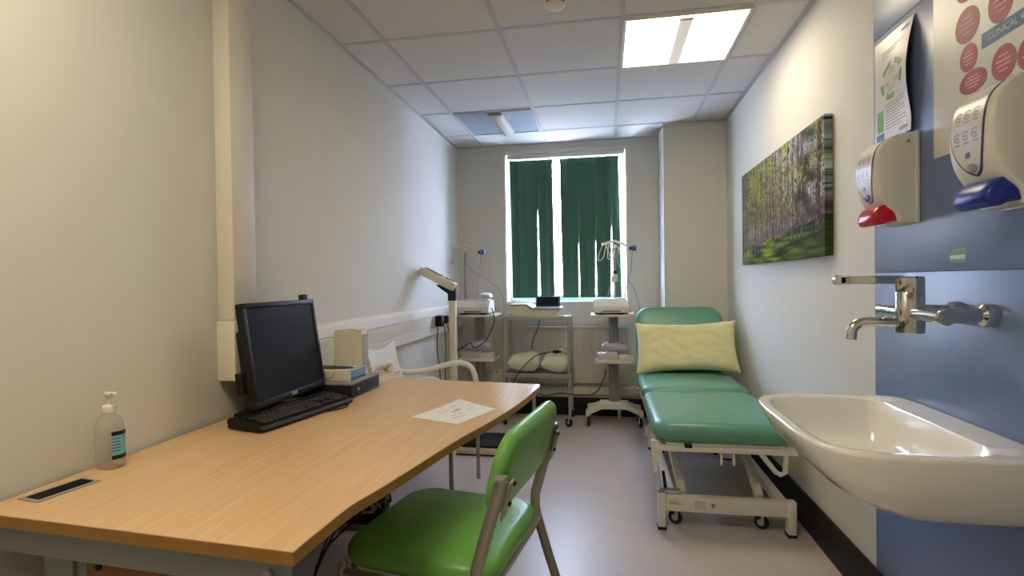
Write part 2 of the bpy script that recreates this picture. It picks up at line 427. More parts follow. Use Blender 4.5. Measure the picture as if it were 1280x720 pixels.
obj('base', M().lathe([(.001, -.0045), (.055, -.0045), (.055, -.014), (.05, -.018), (.001, -.018)]), whitem, t)
obj('grille', M().lathe([(.001, -.0165), (.042, -.0165), (.042, -.027), (.001, -.027)]), blackm, t)
obj('cap', M().lathe([(.001, -.026), (.044, -.026), (.046, -.031), (.036, -.042), (.015, -.047), (.001, -.047)]), whitem, t)

# ------------------------------------------------------------------ left-wall trunking
t = thing('cable_trunking', 'long white plastic dado trunking along the left wall above the desk', 'cable trunking', (XL, 3.2, .80))
prof = [(0, .015), (.03, 0), (.05, .012), (.052, .07), (.047, .072), (.047, .076), (.052, .078), (.056, .15), (.047, .153), (.047, .157), (.056, .16), (.05, .205), (.035, .222), (0, .225)]
b = M(); b.loft([[Vector((d, y, z)) for d, z in prof] for y in (-1.35, YB - 3.2 - .005)])
obj('casing', b, trunkm, t, ang=25)
for y in (.72, .885):
    obj('socket_plate', M().box(.054, .062, y - .06, y + .06, .075, .158, .004), whitem, t)
def adapter(y, label, s, cords):
    a = thing('power_plug', label, 'plug', (XL + .064, y, .915))
    obj('body', M().box(0, .045 * s, -.024 * s, .024 * s, -.032 * s, .034 * s, .006), blackm, a)
    for c in cords: obj('cord', M().tube(c, .0035, 6, smooth=8), rubber, a, world=True)
adapter(3.905, 'square black power adapter plugged into the left wall trunking', 1.25, [[(-1.28, 3.905, .88), (-1.29, 3.9, .7), (-1.275, 3.92, .5), (-1.285, 3.9, .2), (-1.26, 3.98, .02)]])
adapter(4.08, 'rounded black plug beside the square adapter on the left wall trunking', .95, [[(-1.285, 4.07, .89), (-1.27, 4.06, .72), (-1.29, 4.1, .52), (-1.28, 4.08, .3), (-1.29, 4.1, .02)], [(-1.275, 4.09, .89), (-1.25, 4.14, .78), (-1.235, 4.15, .66), (-1.25, 4.14, .4), (-1.24, 4.2, .02)]])

# ------------------------------------------------------------------ back wall: radiator, pipe, sockets
t = thing('radiator', 'white ribbed panel radiator under the window behind the steel trolley', 'radiator', (-.3, YB - .09, .3))
b = M(); b.box(-.42, .47, .03, .055, 0, .49, .006)
for k in range(22):
    x = -.395 + k * .04; b.box(x, x + .022, .02, .034, .03, .46, .006)
obj('panel', b, whitem, t)
obj('grille', M().box(-.42, .47, .008, .088, .49, .502, .003), whitem, t)
for x in (-.35, .4): obj('foot', M().box(x - .015, x + .015, .003, .028, -.3, .05, .003), whitem, t)
t = thing('skirting_pipe', 'white pipe casing running low along the back wall', 'pipe', (-.4, YB - .04, .19))
obj('pipe', M().box(-.94, .85, .0, .039, 0, .075, .012), enamel, t)
for x in (.02, .62): obj('bracket', M().box(x, x + .03, -.004, .039, -.006, .082, .003), enamel, t)
t = thing('wall_socket', 'white double socket with one black plug low on the back wall', 'socket', (-1.03, YB - .013, .36))
obj('plate', M().box(-.075, .075, 0, .012, -.045, .045, .004), whitem, t)
obj('switch', M().box(.02, .036, -.003, .002, .012, .03, .001), greyplast, t); obj('switch', M().box(-.04, -.024, -.003, .002, .012, .03, .001), greyplast, t)
a = thing('power_plug', 'small black plug below the double socket on the back wall', 'plug', (-1.0, YB - .092, .25))
obj('body', M().box(-.028, .028, 0, .044, -.03, .03, .006), blackm, a)
obj('cord', M().tube([(0, .005, -.03), (0, -.03, -.09), (.01, -.05, -.17), (.0, -.08, -.243)], .004, 6, smooth=8), rubber, a)

# ------------------------------------------------------------------ desk
ZD = .735
def catmull(P, n):
    Q = []
    for i in range(len(P) - 1):
        a, b_, c, d = [Vector(P[j]) for j in (max(i - 1, 0), i, i + 1, min(i + 2, len(P) - 1))]
        for k in range(n):
            t_ = k / n; Q.append(.5 * ((2 * b_) + (c - a) * t_ + (2 * a - 5 * b_ + 4 * c - d) * t_ * t_ + (3 * b_ - a - 3 * c + d) * t_ ** 3))
    return Q + [Vector(P[-1])]
dk = thing('desk', 'beech-topped wave-front office desk with grey metal frame along the left wall', 'desk', (-.95, 1.7, 0))
front = [(-.556, .852), (-.553, .94), (-.545, 1.06), (-.516, 1.19), (-.452, 1.525), (-.385, 1.80), (-.335, 2.08), (-.305, 2.36), (-.311, 2.432)]
cur = [(p.x, p.y) for p in catmull([(x, y, 0) for x, y in front], 6)]
outl = [(XL + .012, .905)] + cur + [(XL + .012, 2.545)]
def inset(poly, d):
    n = len(poly); out = []
    for i in range(n):
        p, a, c = Vector(poly[i]), Vector(poly[i - 1]), Vector(poly[(i + 1) % n])
        e1 = (p - a).normalized(); e2 = (c - p).normalized()
        n1 = Vector((-e1.y, e1.x)); n2 = Vector((-e2.y, e2.x)); m_ = (n1 + n2); m_ = m_ / max(.3, m_.dot(n1))
        out.append(tuple(p + m_ * d))
    return out
inn = inset(outl, .0022)
obj('desktop', M().prism(inn, ZD - .0252, ZD), wood, dk, world=True)
b = M(); n = len(outl)
o0 = [Vector((x, y, ZD - .025)) for x, y in outl]; o1 = [Vector((x, y, ZD - .0006)) for x, y in outl]
i0 = [Vector((x, y, ZD - .025)) for x, y in inn]; i1 = [Vector((x, y, ZD - .0006)) for x, y in inn]
bb = bmesh.new(); vv = [[bb.verts.new(p) for p in r] for r in (o0, o1, i1, i0)]
for r_ in range(4):
    A_, B_ = vv[r_], vv[(r_ + 1) % 4]
    for i in range(n): bb.faces.new((A_[i], A_[(i + 1) % n], B_[(i + 1) % n], B_[i]))
b._merge(bb); obj('edge_band', b, edgem, dk, world=True)
# frame: near end beam + post, far end beam + post, feet, modesty panel
nb = lambda x: .905 + (x - XL) * (.852 - .905) / (-.556 - XL)
b = M().prism([(-1.34, nb(-1.34) + .012), (-.60, nb(-.60) + .012), (-.60, nb(-.60) + .06), (-1.34, nb(-1.34) + .06)], ZD - .082, ZD - .0255, .003)
obj('beam', b, deskgrey, dk, world=True)
obj('leg', M().box(-1.19, -1.115, .925, .965, .05, ZD - .082, .004).box(-1.113, -1.085, .93, .99, .05, ZD - .082, .004), deskgrey, dk, world=True)
obj('foot', M().box(-1.3, -.66, .92, .985, 0, .05, .008), deskgrey, dk, world=True)
obj('beam', M().box(-1.34, -.55, 2.40, 2.45, ZD - .075, ZD - .0255, .003), deskgrey, dk, world=True)
obj('leg', M().box(-1.26, -1.18, 2.40, 2.45, .05, ZD - .075, .004), deskgrey, dk, world=True)
obj('foot', M().box(-1.32, -.9, 2.395, 2.455, 0, .05, .008), deskgrey, dk, world=True)
mp_ = obj('modesty_panel', M().box(-1.08, -1.062, .985, 2.39, .3, ZD - .085, .002), darkwood, dk, world=True)
# (near cheek of the panel as it shows under the end beam)
obj('end_panel', M().box(-1.083, -.64, .93, .948, .28, ZD - .083, .002), darkwood, dk, world=True)
obj('fixing', M().cyl((-.615, .866, ZD - .05), (-.615, .858, ZD - .05), .009), greyplast, dk, world=True)
obj('fixing', M().cyl((-1.055, .931, ZD - .108), (-1.055, .926, ZD - .108), .007), blackm, dk, world=True)
ty = obj('cable_tray', M().box(-1.0, -.80, 1.77, 1.84, .34, ZD - .03, .006), blackm, dk, world=True)
# cable port let into the top
gm = basis((-1.278, 1.037, ZD), (.10, -.03, 0), (.3, 1, 0), (0, 0, 1))
g = thing('cable_port', 'flush grey and black cable port set in the near end of the desk', 'cable port', (-1.278, 1.037, ZD), R(-8))
obj('frame', M().box(-.034, .034, -.068, .068, 0, .0022, .0008), greyplast, g)
b = M().box(-.022, .022, -.058, .058, .002, .0034, .0005)
for k in range(30): b.box(-.02, .02, -.055 + k * .0038, -.0532 + k * .0038, .003, .0046)
obj('brush', b, blackm, g)

# sanitiser bottle
t = thing('hand_sanitiser', 'clear pump bottle of hand gel on the near end of the desk', 'pump bottle', (-1.308, 1.192, ZD), R(-15))
prof = [(.001, 0), (.036, 0), (.041, .006), (.042, .06), (.041, .105), (.037, .122), (.027, .136), (.017, .142), (.015, .147)]
obj('bottle', M().lathe(prof + [(.001, .147)], 36, sy=.72), gel, t)
obj('collar', M().lathe([(.001, .1472), (.0165, .1472), (.0165, .162), (.012, .166), (.001, .166)], 24), whitem, t)
b = M().cyl((0, 0, .166), (0, 0, .19), .0055).box(-.014, .013, -.008, .008, .19, .199, .003).tube([(.008, 0, .195), (.03, -.004, .199), (.05, -.007, .197)], .0045, 8, smooth=4)
obj('pump', b, whitem, t)
def lab(r0, a0, a1, z0, z1): return lambda u, v: ((r0 + .002) * math.cos(a0 + (a1 - a0) * u), (r0 + .002) * .72 * math.sin(a0 + (a1 - a0) * u), z0 * 1.15 + (z1 - z0) * 1.15 * v)
lb = obj('label', M().sheet(lab(.0405, R(-30), R(45), .03, .082), 8, 2, .0004), bluelabel, t)
obj('label_band', M().sheet(lab(.041, R(-30), R(45), .078, .087), 8, 1, .0004), blackm, lb); obj('label_band', M().sheet(lab(.041, R(-30), R(45), .024, .033), 8, 1, .0004), blackm, lb)
b = M()
for k in range(5): b.sheet(lab(.041, R(-30), R(2 + 3 * (k % 3)), .042 + k * .007, .044 + k * .007), 6, 1, .0003)
obj('label_print', b, navy, lb)

# monitor
mo = thing('computer_monitor', 'black flat computer monitor standing on the desk behind the keyboard', 'monitor', (-1.225, 1.80, ZD), 0)
tilt = .136; Mw, Mh = .44, .36
mx_ = basis((-1.154, 1.582, .796), (0, 1, 0), (-math.sin(tilt), 0, math.cos(tilt)), (math.cos(tilt), 0, math.sin(tilt)))   # x along screen, y up the screen, z out of it
b = M()
b.box(0, Mw, 0, .024, -.03, .0, .003, mtx=mx_).box(0, Mw, Mh - .018, Mh, -.03, .0, .003, mtx=mx_).box(0, .018, .024, Mh - .018, -.03, 0, .003, mtx=mx_).box(Mw - .018, Mw, .024, Mh - .018, -.03, 0, .003, mtx=mx_)
b.box(.01, Mw - .01, .015, Mh - .012, -.032, -.006, mtx=mx_)
obj('bezel', b, blackm, mo, world=True)
obj('screen', M().box(.0185, Mw - .0185, .0245, Mh - .0185, -.0059, -.004, mtx=mx_), screenm, mo, world=True)
obj('rear_housing', M().box(.03, Mw - .05, .06, Mh - .09, -.07, -.032, .012, mtx=mx_), blackm, mo, world=True)
obj('side_bracket', M().box(-.012, .05, .055, .13, -.058, -.03, .004, mtx=mx_), blackm, mo, world=True)
obj('clip', M().box(Mw - .065, Mw - .03, Mh, Mh + .022, -.028, -.006, .003, mtx=mx_), blackm, mo, world=True)
obj('badge', M().box(Mw / 2 - .018, Mw / 2 + .018, .006, .018, 0, .0012, mtx=mx_).text('DELL', .014, mx_ @ Matrix.Translation((Mw / 2, .012, .0014))), greyplast, mo, world=True)
obj('stand_neck', M().box(-1.285, -1.25, 1.75, 1.85, ZD + .012, .93, .006), blackm, mo, world=True)
obj('stand_base', M().prism([(-1.335, 1.70), (-1.27, 1.68), (-1.235, 1.70), (-1.235, 1.90), (-1.27, 1.92), (-1.335, 1.90)], ZD, ZD + .014, .004), blackm, mo, world=True)

# keyboard
ka = math.atan2(.44, .085)
kb = thing('keyboard', 'black computer keyboard lying on the desk in front of the monitor', 'keyboard', (-1.09, 1.52, ZD + .0005), ka)
kb.scale = (1, .86, 1.08)
KL, KD = .455, .158
def kz(y): return .02 + .018 * y / KD
body = [[Vector((x, y, z)) for x, z in ((.0, 0), (KL, 0), (KL, kz(y)), (0, kz(y)))] for y in (0, .006, KD - .006, KD)]
b = M(); pr = [(.004, .003), (-.004, .012), (.004, .02), (.14, .034), (.16, .038), (.172, .028), (.168, .006)]
b.loft([[Vector((x, y + dy, z)) for y, z in pr] for x, dy in ((0, .008), (.006, .001), (.02, 0), (KL - .02, 0), (KL - .006, .001), (KL, .008))])
kbody = obj('body', b, blackm, kb)
rows_ = [(.026, [1.25, 1.25, 1.25, 6.25, 1.25, 1.25, 1.25, 1.25]), (.044, [2.25] + [1] * 10 + [2.75]), (.062, [1.75] + [1] * 11 + [2.25]), (.080, [1.5] + [1] * 12 + [1.5]), (.098, [1] * 13 + [2]), (.122, [1, .6, 1, 1, 1, 1, .4, 1, 1, 1, 1, .4, 1, 1, 1, 1])]
def key(x0, x1, y):
    z = .020 + (y - .004) * .103
    k = M().box(x0 + .0014, x1 - .0014, y - .0073, y + .0073, z - .001, z + .0085, .002, 1)
    obj('key', k, keym, kb)
for ri, (y, ws) in enumerate(rows_):
    x = .018; u = .2735 / 15
    for w_ in ws:
        if not (ri == 5 and w_ < 1): key(x, x + w_ * u, y)
        x += w_ * u
    if ri in (0, 3, 4):
        for k in range(3): key(.300 + k * .0182, .318 + k * .0182, y)
    if ri == 1: key(.3182, .3364, y)
b = M()
for y, ws in rows_[:5]:
    for k in range(4):
        z = .020 + (y - .004) * .103; b.box(.3655 + k * .0182, .3815 + k * .0182, y - .0073, y + .0073, z - .001, z + .0085, .002, 1)
o_ = obj('number_pad', b, keym, kb)
obj('cord', M().tube([(.30, -.004, .004), (.33, -.022, .0035), (.37, -.03, .0035), (.40, -.02, .0035), (.405, .004, .006)], .0028, 6, smooth=6), blackm, kb)

# small PC lying flat
pc = thing('desktop_computer', 'low dark blue-black desktop computer lying flat on the desk beside the monitor', 'computer', (-1.19, 2.155, ZD), 0)
obj('case', M().box(-.15, .142, -.135, .135, .004, .065, .005), purplegrey, pc)
obj('front_panel', M().box(.142, .152, -.135, .135, .004, .058, .004), purplegrey, pc)
obj('trim_strip', M().box(-.15, .1525, -.136, .136, .058, .0675, .003), greyplast, pc)
obj('lower_strip', M().box(-.14, .152, -.136, .136, 0, .004, .001), greyplast, pc)
b = M(); 
for k in range(7): b.box(.152, .1528, -.01 + k * .018, -.002 + k * .018, .018, .046)
obj('vent', b, blackm, pc)
obj('emblem', M().cyl((.152, -.075, .034), (.1538, -.075, .034), .008), greyplast, pc)
# tissue box on it
t = thing('tissue_box', 'cream and pale blue tissue box on top of the flat computer', 'tissue box', (-1.18, 2.125, ZD + .0678), 0)
obj('carton', M().box(-.12, .118, -.065, .075, 0, .046, .002), creamm, t)
obj('side_print', M().box(.118, .1186, -.063, .073, .002, .044), tissueblue, t)
obj('side_print', M().box(.1186, .119, -.063, .073, .003, .012), inkblue, t)
obj('opening', M().lathe([(.001, .046), (.10, .046), (.094, .0485), (.001, .0485)], 32, sy=.42), darkslot, t)
obj('top_print', M().box(.1, .117, -.06, .07, .046, .0466), teald, t)
obj('printed_mark', M().tube([(-.0, -.066, .008), (.03, -.066, .016), (.045, -.066, .036)], .0018, 6, smooth=5), inkg, t)
# upright cream box
t = thing('upright_box', 'tall cream plastic box with a slotted top behind the tissue box', 'plastic box', (-1.155, 2.245, ZD + .0678), R(0))
b = M(); b.loft([[Vector((x, y, z)) for x, y in ((-w0, -.022), (w1, -.022), (w1, .034), (-w0, .034))] for w0, w1, z in ((.095, .07, 0), (.092, .07, .008), (.078, .068, .03), (.07, .066, .07), (.068, .066, .19), (.064, .063, .2))])
obj('casing', b, creamm, t)
obj('slot', M().box(-.018, .03, -.004, .012, .2, .2012), darkslot, t)
obj('clear_side', M().box(.0665, .0705, -.02, .033, .004, .18, .001), lilacp, t)
# small cream card
t = obj('card', M().box(-.032, .032, -.0006, .0006, 0, .022, mtx=T(-1.165, 1.995, ZD + .001, rx=R(-18))), creamm); tag(t, 'small cream card propped between the keyboard and the flat computer', 'card')
# telephone
t = thing('telephone', 'cream desk telephone with its handset on at the back of the desk', 'telephone', (-1.15, 2.43, ZD + .0005), R(-4))
b = M(); b.loft([[Vector((x, y, z)) for x, z in ((-.09, 0), (.085, 0), (.085, h0), (-.09, h1))] for y, h0, h1 in ((-.1, .022, .05), (-.09, .03, .06), (.085, .03, .06), (.1, .02, .05))])
obj('base', b, creamm, t, ang=20)
b = M().tube([(.062, -.1, .05), (.062, -.09, .062), (.062, -.05, .072), (.062, .05, .072), (.062, .09, .062), (.062, .1, .05)], .014, 12, smooth=4, ry=.02)
b.lathe([(.001, 0), (.028, 0), (.03, .014), (.022, .03), (.001, .032)], 20, mtx=T(.06, -.088, .034)).lathe([(.001, 0), (.028, 0), (.03, .014), (.022, .03), (.001, .032)], 20, mtx=T(.06, .088, .034))
obj('handset', b, creamm, t)
b = M()
for i in range(4):
    for j in range(3): b.box(-.06 + i * .022, -.044 + i * .022, -.03 + j * .024, -.012 + j * .024, .048 - i * .003, .06 - i * .0035, .002)
obj('keypad', b, greyplast, t)
obj('curly_cord', M().tube([(.06 + .008 * math.cos(k * 1.4), .1 + k * .0016, .012 + .006 * math.sin(k * 1.4)) for k in range(60)], .002, 5), pinkbox, t)
# sheet of paper
def pfn(u, v):
    A_, B_, C_, D_ = [Vector(p) for p in ((-.69, 1.783, 0), (-.590, 2.065, 0), (-.413, 1.937, 0), (-.499, 1.707, 0))]
    p = A_.lerp(B_, u).lerp(D_.lerp(C_, u), v); p.z = ZD + .0008 + .004 * math.exp(-((u - 1) ** 2 + v * v) * 14)
    return p
t = thing('paper_sheet', 'white printed sheet of paper on the desk near its curved front', 'paper', (-.55, 1.87, ZD))
obj('sheet', M().sheet(pfn, 10, 8, .0003), paper, t, world=True)
b = M()
for (u0, v0, L_, W_) in ((.62, .2, .1, .012), (.45, .42, .2, .022), (.55, .36, .14, .008), (.3, .6, .22, .006), (.2, .7, .3, .005), (.2, .76, .26, .005), (.7, .55, .16, .005), (.3, .28, .22, .005)):
    b.sheet(lambda u, v, u0=u0, v0=v0, L_=L_, W_=W_: Vector(pfn(u0 + L_ * u, v0 + W_ * 2 * v)) + Vector((0, 0, .0003)), 3, 1, .0002)
obj('printing', b, inkg, t, world=True)

# ------------------------------------------------------------------ green chair
gc = thing('green_chair', 'lime green padded visitor chair with silver tube frame pushed up to the desk', 'chair', (-.49, 1.60, 0), R(171))
obj('seat', M().pad(.015, 0, .245, .247, .395, .475, rc=.10, r=.034, dome=.012), greenv, gc)
bm_ = T(-.262, 0, .70, ry=R(-15))
bmx = bm_ @ basis((0, 0, 0), (0, 1, 0), (0, 0, 1), (1, 0, 0))
obj('backrest', M().pad(0, 0, .256, .118, -.01, .047, rc=.085, r=.026, dome=.008, mtx=bmx), greenv, gc)
for s in (-1, 1):
    y = .266 * s
    l = obj('leg', M().tube([(-.27, y, .715), (-.248, y, .64), (-.212, y, .52), (-.196, y, .45), (-.214, y, .35), (-.325, y * 1.02, .0)], .0115, 12, smooth=4, ry=.017, side=(0, 1, 0)), silver, gc)
    obj('cap', M().box(-.282, -.254, y - .018, y + .018, .712, .722, .003), greyplast, l)
    br = obj('bracket', M().box(-.014, -.006, y - .02 - .026 * s, y + .02 - .026 * s, -.075, .03, .003, mtx=T(-.272, 0, .68, ry=R(-15))), silver, gc)
    for z in (.695, .64): obj('bolt', M().cyl((-.297 + (.70 - z) * .26, y - .036 * s, z), (-.280 + (.70 - z) * .26, y - .036 * s, z + .004), .006), blackm, br)
    obj('leg', M().tube([(.215, y * .95, .41), (.225, y * .95, .38), (.235, y * .97, 0)], .0125, 12, smooth=4), silver, gc)
    obj('side_rail', M().tube([(-.204, y, .40), (.215, y * .95, .395)], .011, 10), silver, gc)
obj('crossbar', M().tube([(-.206, -.262, .38), (-.206, .262, .38)], .0115, 10, ry=.016), silver, gc)
obj('crossbar', M().tube([(.215, -.21, .388), (.215, .21, .388)], .0115, 10), silver, gc)

# ------------------------------------------------------------------ white armchair at the far end of the desk
wc = thing('white_armchair', 'white moulded armchair with silver legs between the desk and the column scale', 'chair', (-1.0, 2.87, 0), 0)
def shell(u, v):
    s_ = -1 + 2 * u; z = .45 + .40 * v
    w = .255 - .075 * math.sin(min(1, v * 1.15) * PI / 2) + .02 * max(0, v - .8) / .2
    z += .012 * (s_ * s_) * v - .02 * (1 - abs(s_)) * (v ** 4)
    return (-.235 - .06 * v + .05 * s_ * s_ * (1 - v) , s_ * w, z)
obj('backrest', M().sheet(shell, 20, 14, .008), whitem, wc, ang=60)
obj('seat', M().pad(0, 0, .225, .235, .42, .455, rc=.08, r=.014, dome=.004), whitem, wc)
for s in (-1, 1):
    P = [(-.285, .165 * s, .74), (-.268, .20 * s, .68), (-.21, .24 * s, .658), (-.10, .262 * s, .672), (.06, .272 * s, .712), (.13, .275 * s, .712), (.18, .278 * s, .68), (.205, .28 * s, .60), (.208, .28 * s, .45)]
    obj('armrest', M().tube(P, .017, 12, smooth=5, ry=.013), whitem, wc)
    obj('leg', M().tube([(.208, .28 * s, .46), (.21, .282 * s, .2), (.212, .285 * s, 0)], .0115, 10), silver, wc)
    obj('leg', M().tube([(-.2, .22 * s, .43), (-.235, .23 * s, 0)], .0115, 10), silver, wc)

# ------------------------------------------------------------------ column scale
cs = thing('column_scale', 'cream column weighing scale with a tilted display head beside the left wall', 'weighing scale', (-.885, 3.72, 0), 0)
obj('base', M().box(-.165, .175, -.16, .17, .0, .055, .006), creamm, cs)
obj('mat', M().box(-.13, .175, -.155, .165, .0552, .075, .006), blackm, cs)
obj('bottom_strip', M().box(-.166, .1765, -.162, .172, .004, .012, .001), blackm, cs)
obj('column', M().box(-.245, -.195, -.022, .022, .05, 1.09, .012).box(-.25, -.155, -.04, .04, 0, .06, .005), creamm, cs)
obj('neck', M().loft([[Vector((x, y, z)) for x, y in ((cx - w, cyy - .022), (cx + w, cyy - .022), (cx + w, cyy + .022), (cx - w, cyy + .022))] for cx, cyy, w, z in ((-.22, 0, .03, 1.08), (-.22, 0, .03, 1.13), (-.245, 0, .055, 1.165), (-.265, 0, .075, 1.197))]), blackm, cs)
e1 = Vector((-.88, -.10, .46)).normalized(); e2 = Vector((.11, -.99, 0)).normalized(); e3 = e1.cross(e2)
if e3.z < 0: e3 = -e3
hd = basis((-.21, .0, 1.148), e1, e2, e3)
hh = obj('display_head', M().box(0, .285, -.065, .065, 0, .06, .012, mtx=hd), creamm, cs)
obj('display', M().box(.12, .265, -.05, .05, .0602, .063, .001, mtx=hd), blackm, hh)
obj('keypad', M().box(.02, .11, -.05, .05, .0602, .0625, .001, mtx=hd), greyplast, hh)
b = M()
for i in range(3):
    for j in range(3): b.box(.028 + i * .025, .046 + i * .025, -.036 + j * .026, -.016 + j * .026, .0626, .065, .001, mtx=hd)
obj('button', b, blackm, hh)

# ------------------------------------------------------------------ trolleys and carts
def castor(par, x, y, r=.038, h=.085, swivel=0, stem=silver, centre=greyplast):
    c = obj('castor', M().box(-.012, .012, -.018, .018, h - .012, h, .002, mtx=T(x, y, 0, rz=swivel)).box(-.0155, -.0125, -.007, .009, r - .006, h - .008, .001, mtx=T(x, y, 0, rz=swivel)).box(.0125, .0155, -.007, .009, r - .006, h - .008, .001, mtx=T(x, y, 0, rz=swivel)), stem, par)
    mt = T(x, y, 0, rz=swivel) @ T(0, .012, r) @ Matrix.Rotation(PI / 2, 4, 'Y')
    obj('wheel', M().lathe([(.001, -.011), (r * .9, -.011), (r, -.006), (r, .006), (r * .9, .011), (.001, .011)], 22, mtx=mt), rubber, c)
    obj('hub', M().lathe([(.001, -.0125), (r * .45, -.0125), (r * .45, .0125), (.001, .0125)], 16, mtx=mt), centre, c)
    return c
tr = thing('steel_trolley', 'stainless steel two-shelf trolley on castors under the window', 'trolley', (-.58, 4.525, 0), 0)
for x in (-.272, .272):
    for y in (-.152, .152):
        obj('post', M().cyl((x, y, .085), (x, y, .915), .0125, seg=14), steel, tr)
        castor(tr, x, y, .036, .085, R(20 + 30 * (x > 0)), steel, goldm)
for zz, nm in ((.908, 'top_shelf'), (.425, 'lower_shelf')):
    b = M().box(-.285, .285, -.165, .165, zz, zz + .004).box(-.285, .285, -.165, -.161, zz - .018, zz + .012, .001).box(-.285, .285, .161, .165, zz - .018, zz + .012, .001).box(-.285, -.281, -.161, .161, zz - .018, zz + .012, .001).box(.281, .285, -.161, .161, zz - .018, zz + .012, .001)
    obj(nm, b, steel, tr)
# ultrasound-like recorder on the trolley
t = recorder = thing('medical_recorder', 'white low medical recorder with a raised dark screen on the steel trolley', 'medical device', (-.60, 4.53, .921), 0)
b = M(); sp = [(-.18, 0), (.19, 0), (.215, .035), (.222, .055), (-.02, .055), (-.07, .088), (-.2, .088), (-.2, .06)]
b.loft([[Vector((x, y, z)) for x, z in sp] for y in (-.12, .12)])
obj('body', b, creamm, t, ang=25)
b = M(); lp = [(-.205, .0882), (-.068, .0882), (-.015, .0552), (.226, .0552), (.226, .068), (-.008, .068), (-.062, .1), (-.205, .1)]
b.loft([[Vector((x, y, z)) for x, z in lp] for y in (-.124, .124)]); obj('lid', b, whitem, t, ang=25)
b = M(); lp2 = [(-.206, .084), (-.07, .084), (-.02, .0515), (.224, .0515), (.224, .0572), (-.017, .0572), (-.067, .0897), (-.206, .0897)]
b.loft([[Vector((x, y, z)) for x, z in lp2] for y in (-.1255, -.1205)]); obj('black_band', b, blackm, t, ang=25)
obj('foot_strip', M().box(-.15, .19, -.1, .1, -.0, .006, .001), blackm, t)
sc_ = obj('screen', M().box(.0, .21, -.006, .006, 0, .095, .004, mtx=T(0, -.02, .068, rx=R(-14))), navy, t)
obj('display', M().box(.014, .196, -.0075, -.006, .012, .085, mtx=T(0, -.02, .068, rx=R(-14))), screenm, sc_)
obj('keyboard_deck', M().box(-.005, .215, -.115, -.03, .068, .072, .001), bluelabel, t)
# pillows on the lower shelf
for i, (x, w, lb_, s_) in enumerate(((-.70, .136, 'pale green pillow on the left of the steel trolley lower shelf', 3), (-.43, .118, 'pale green pillow on the right of the steel trolley lower shelf', 9))):
    p = obj('pillow', M().pillow(w, .138, .076, seed=s_, pinch=.06, amp=.014, mtx=T(x, 4.525, .516)), pillowg); tag(p, lb_, 'pillow', 'pillows on the steel trolley')
p = obj('gauze_packet', M().pillow(.08, .085, .012, seed=5, amp=.01, mtx=T(-.42, 4.55, .620)), lilacp); tag(p, 'clear plastic packet lying on the right-hand pillow of the trolley', 'packet')
a = thing('power_plug', 'black plug lying on top of the pillows on the steel trolley', 'plug', (-.42, 4.425, .606))
obj('body', M().box(-.026, .026, -.016, .016, 0, .026, .006).cyl((.026, 0, .012), (.045, 0, .012), .009, .006), blackm, a)
obj('cord', M().tube([(-.02, 0, .012), (-.09, -.03, .004), (-.17, -.055, -.02), (-.25, -.09, -.085), (-.33, -.14, -.2), (-.37, -.15, -.3)], .0042, 6, smooth=8), rubber, a)
def cord(parent, pts, r=.0042, m=rubber):
    return obj('power_cord', M().tube(pts, r, 6, smooth=8), m, parent, world=True)

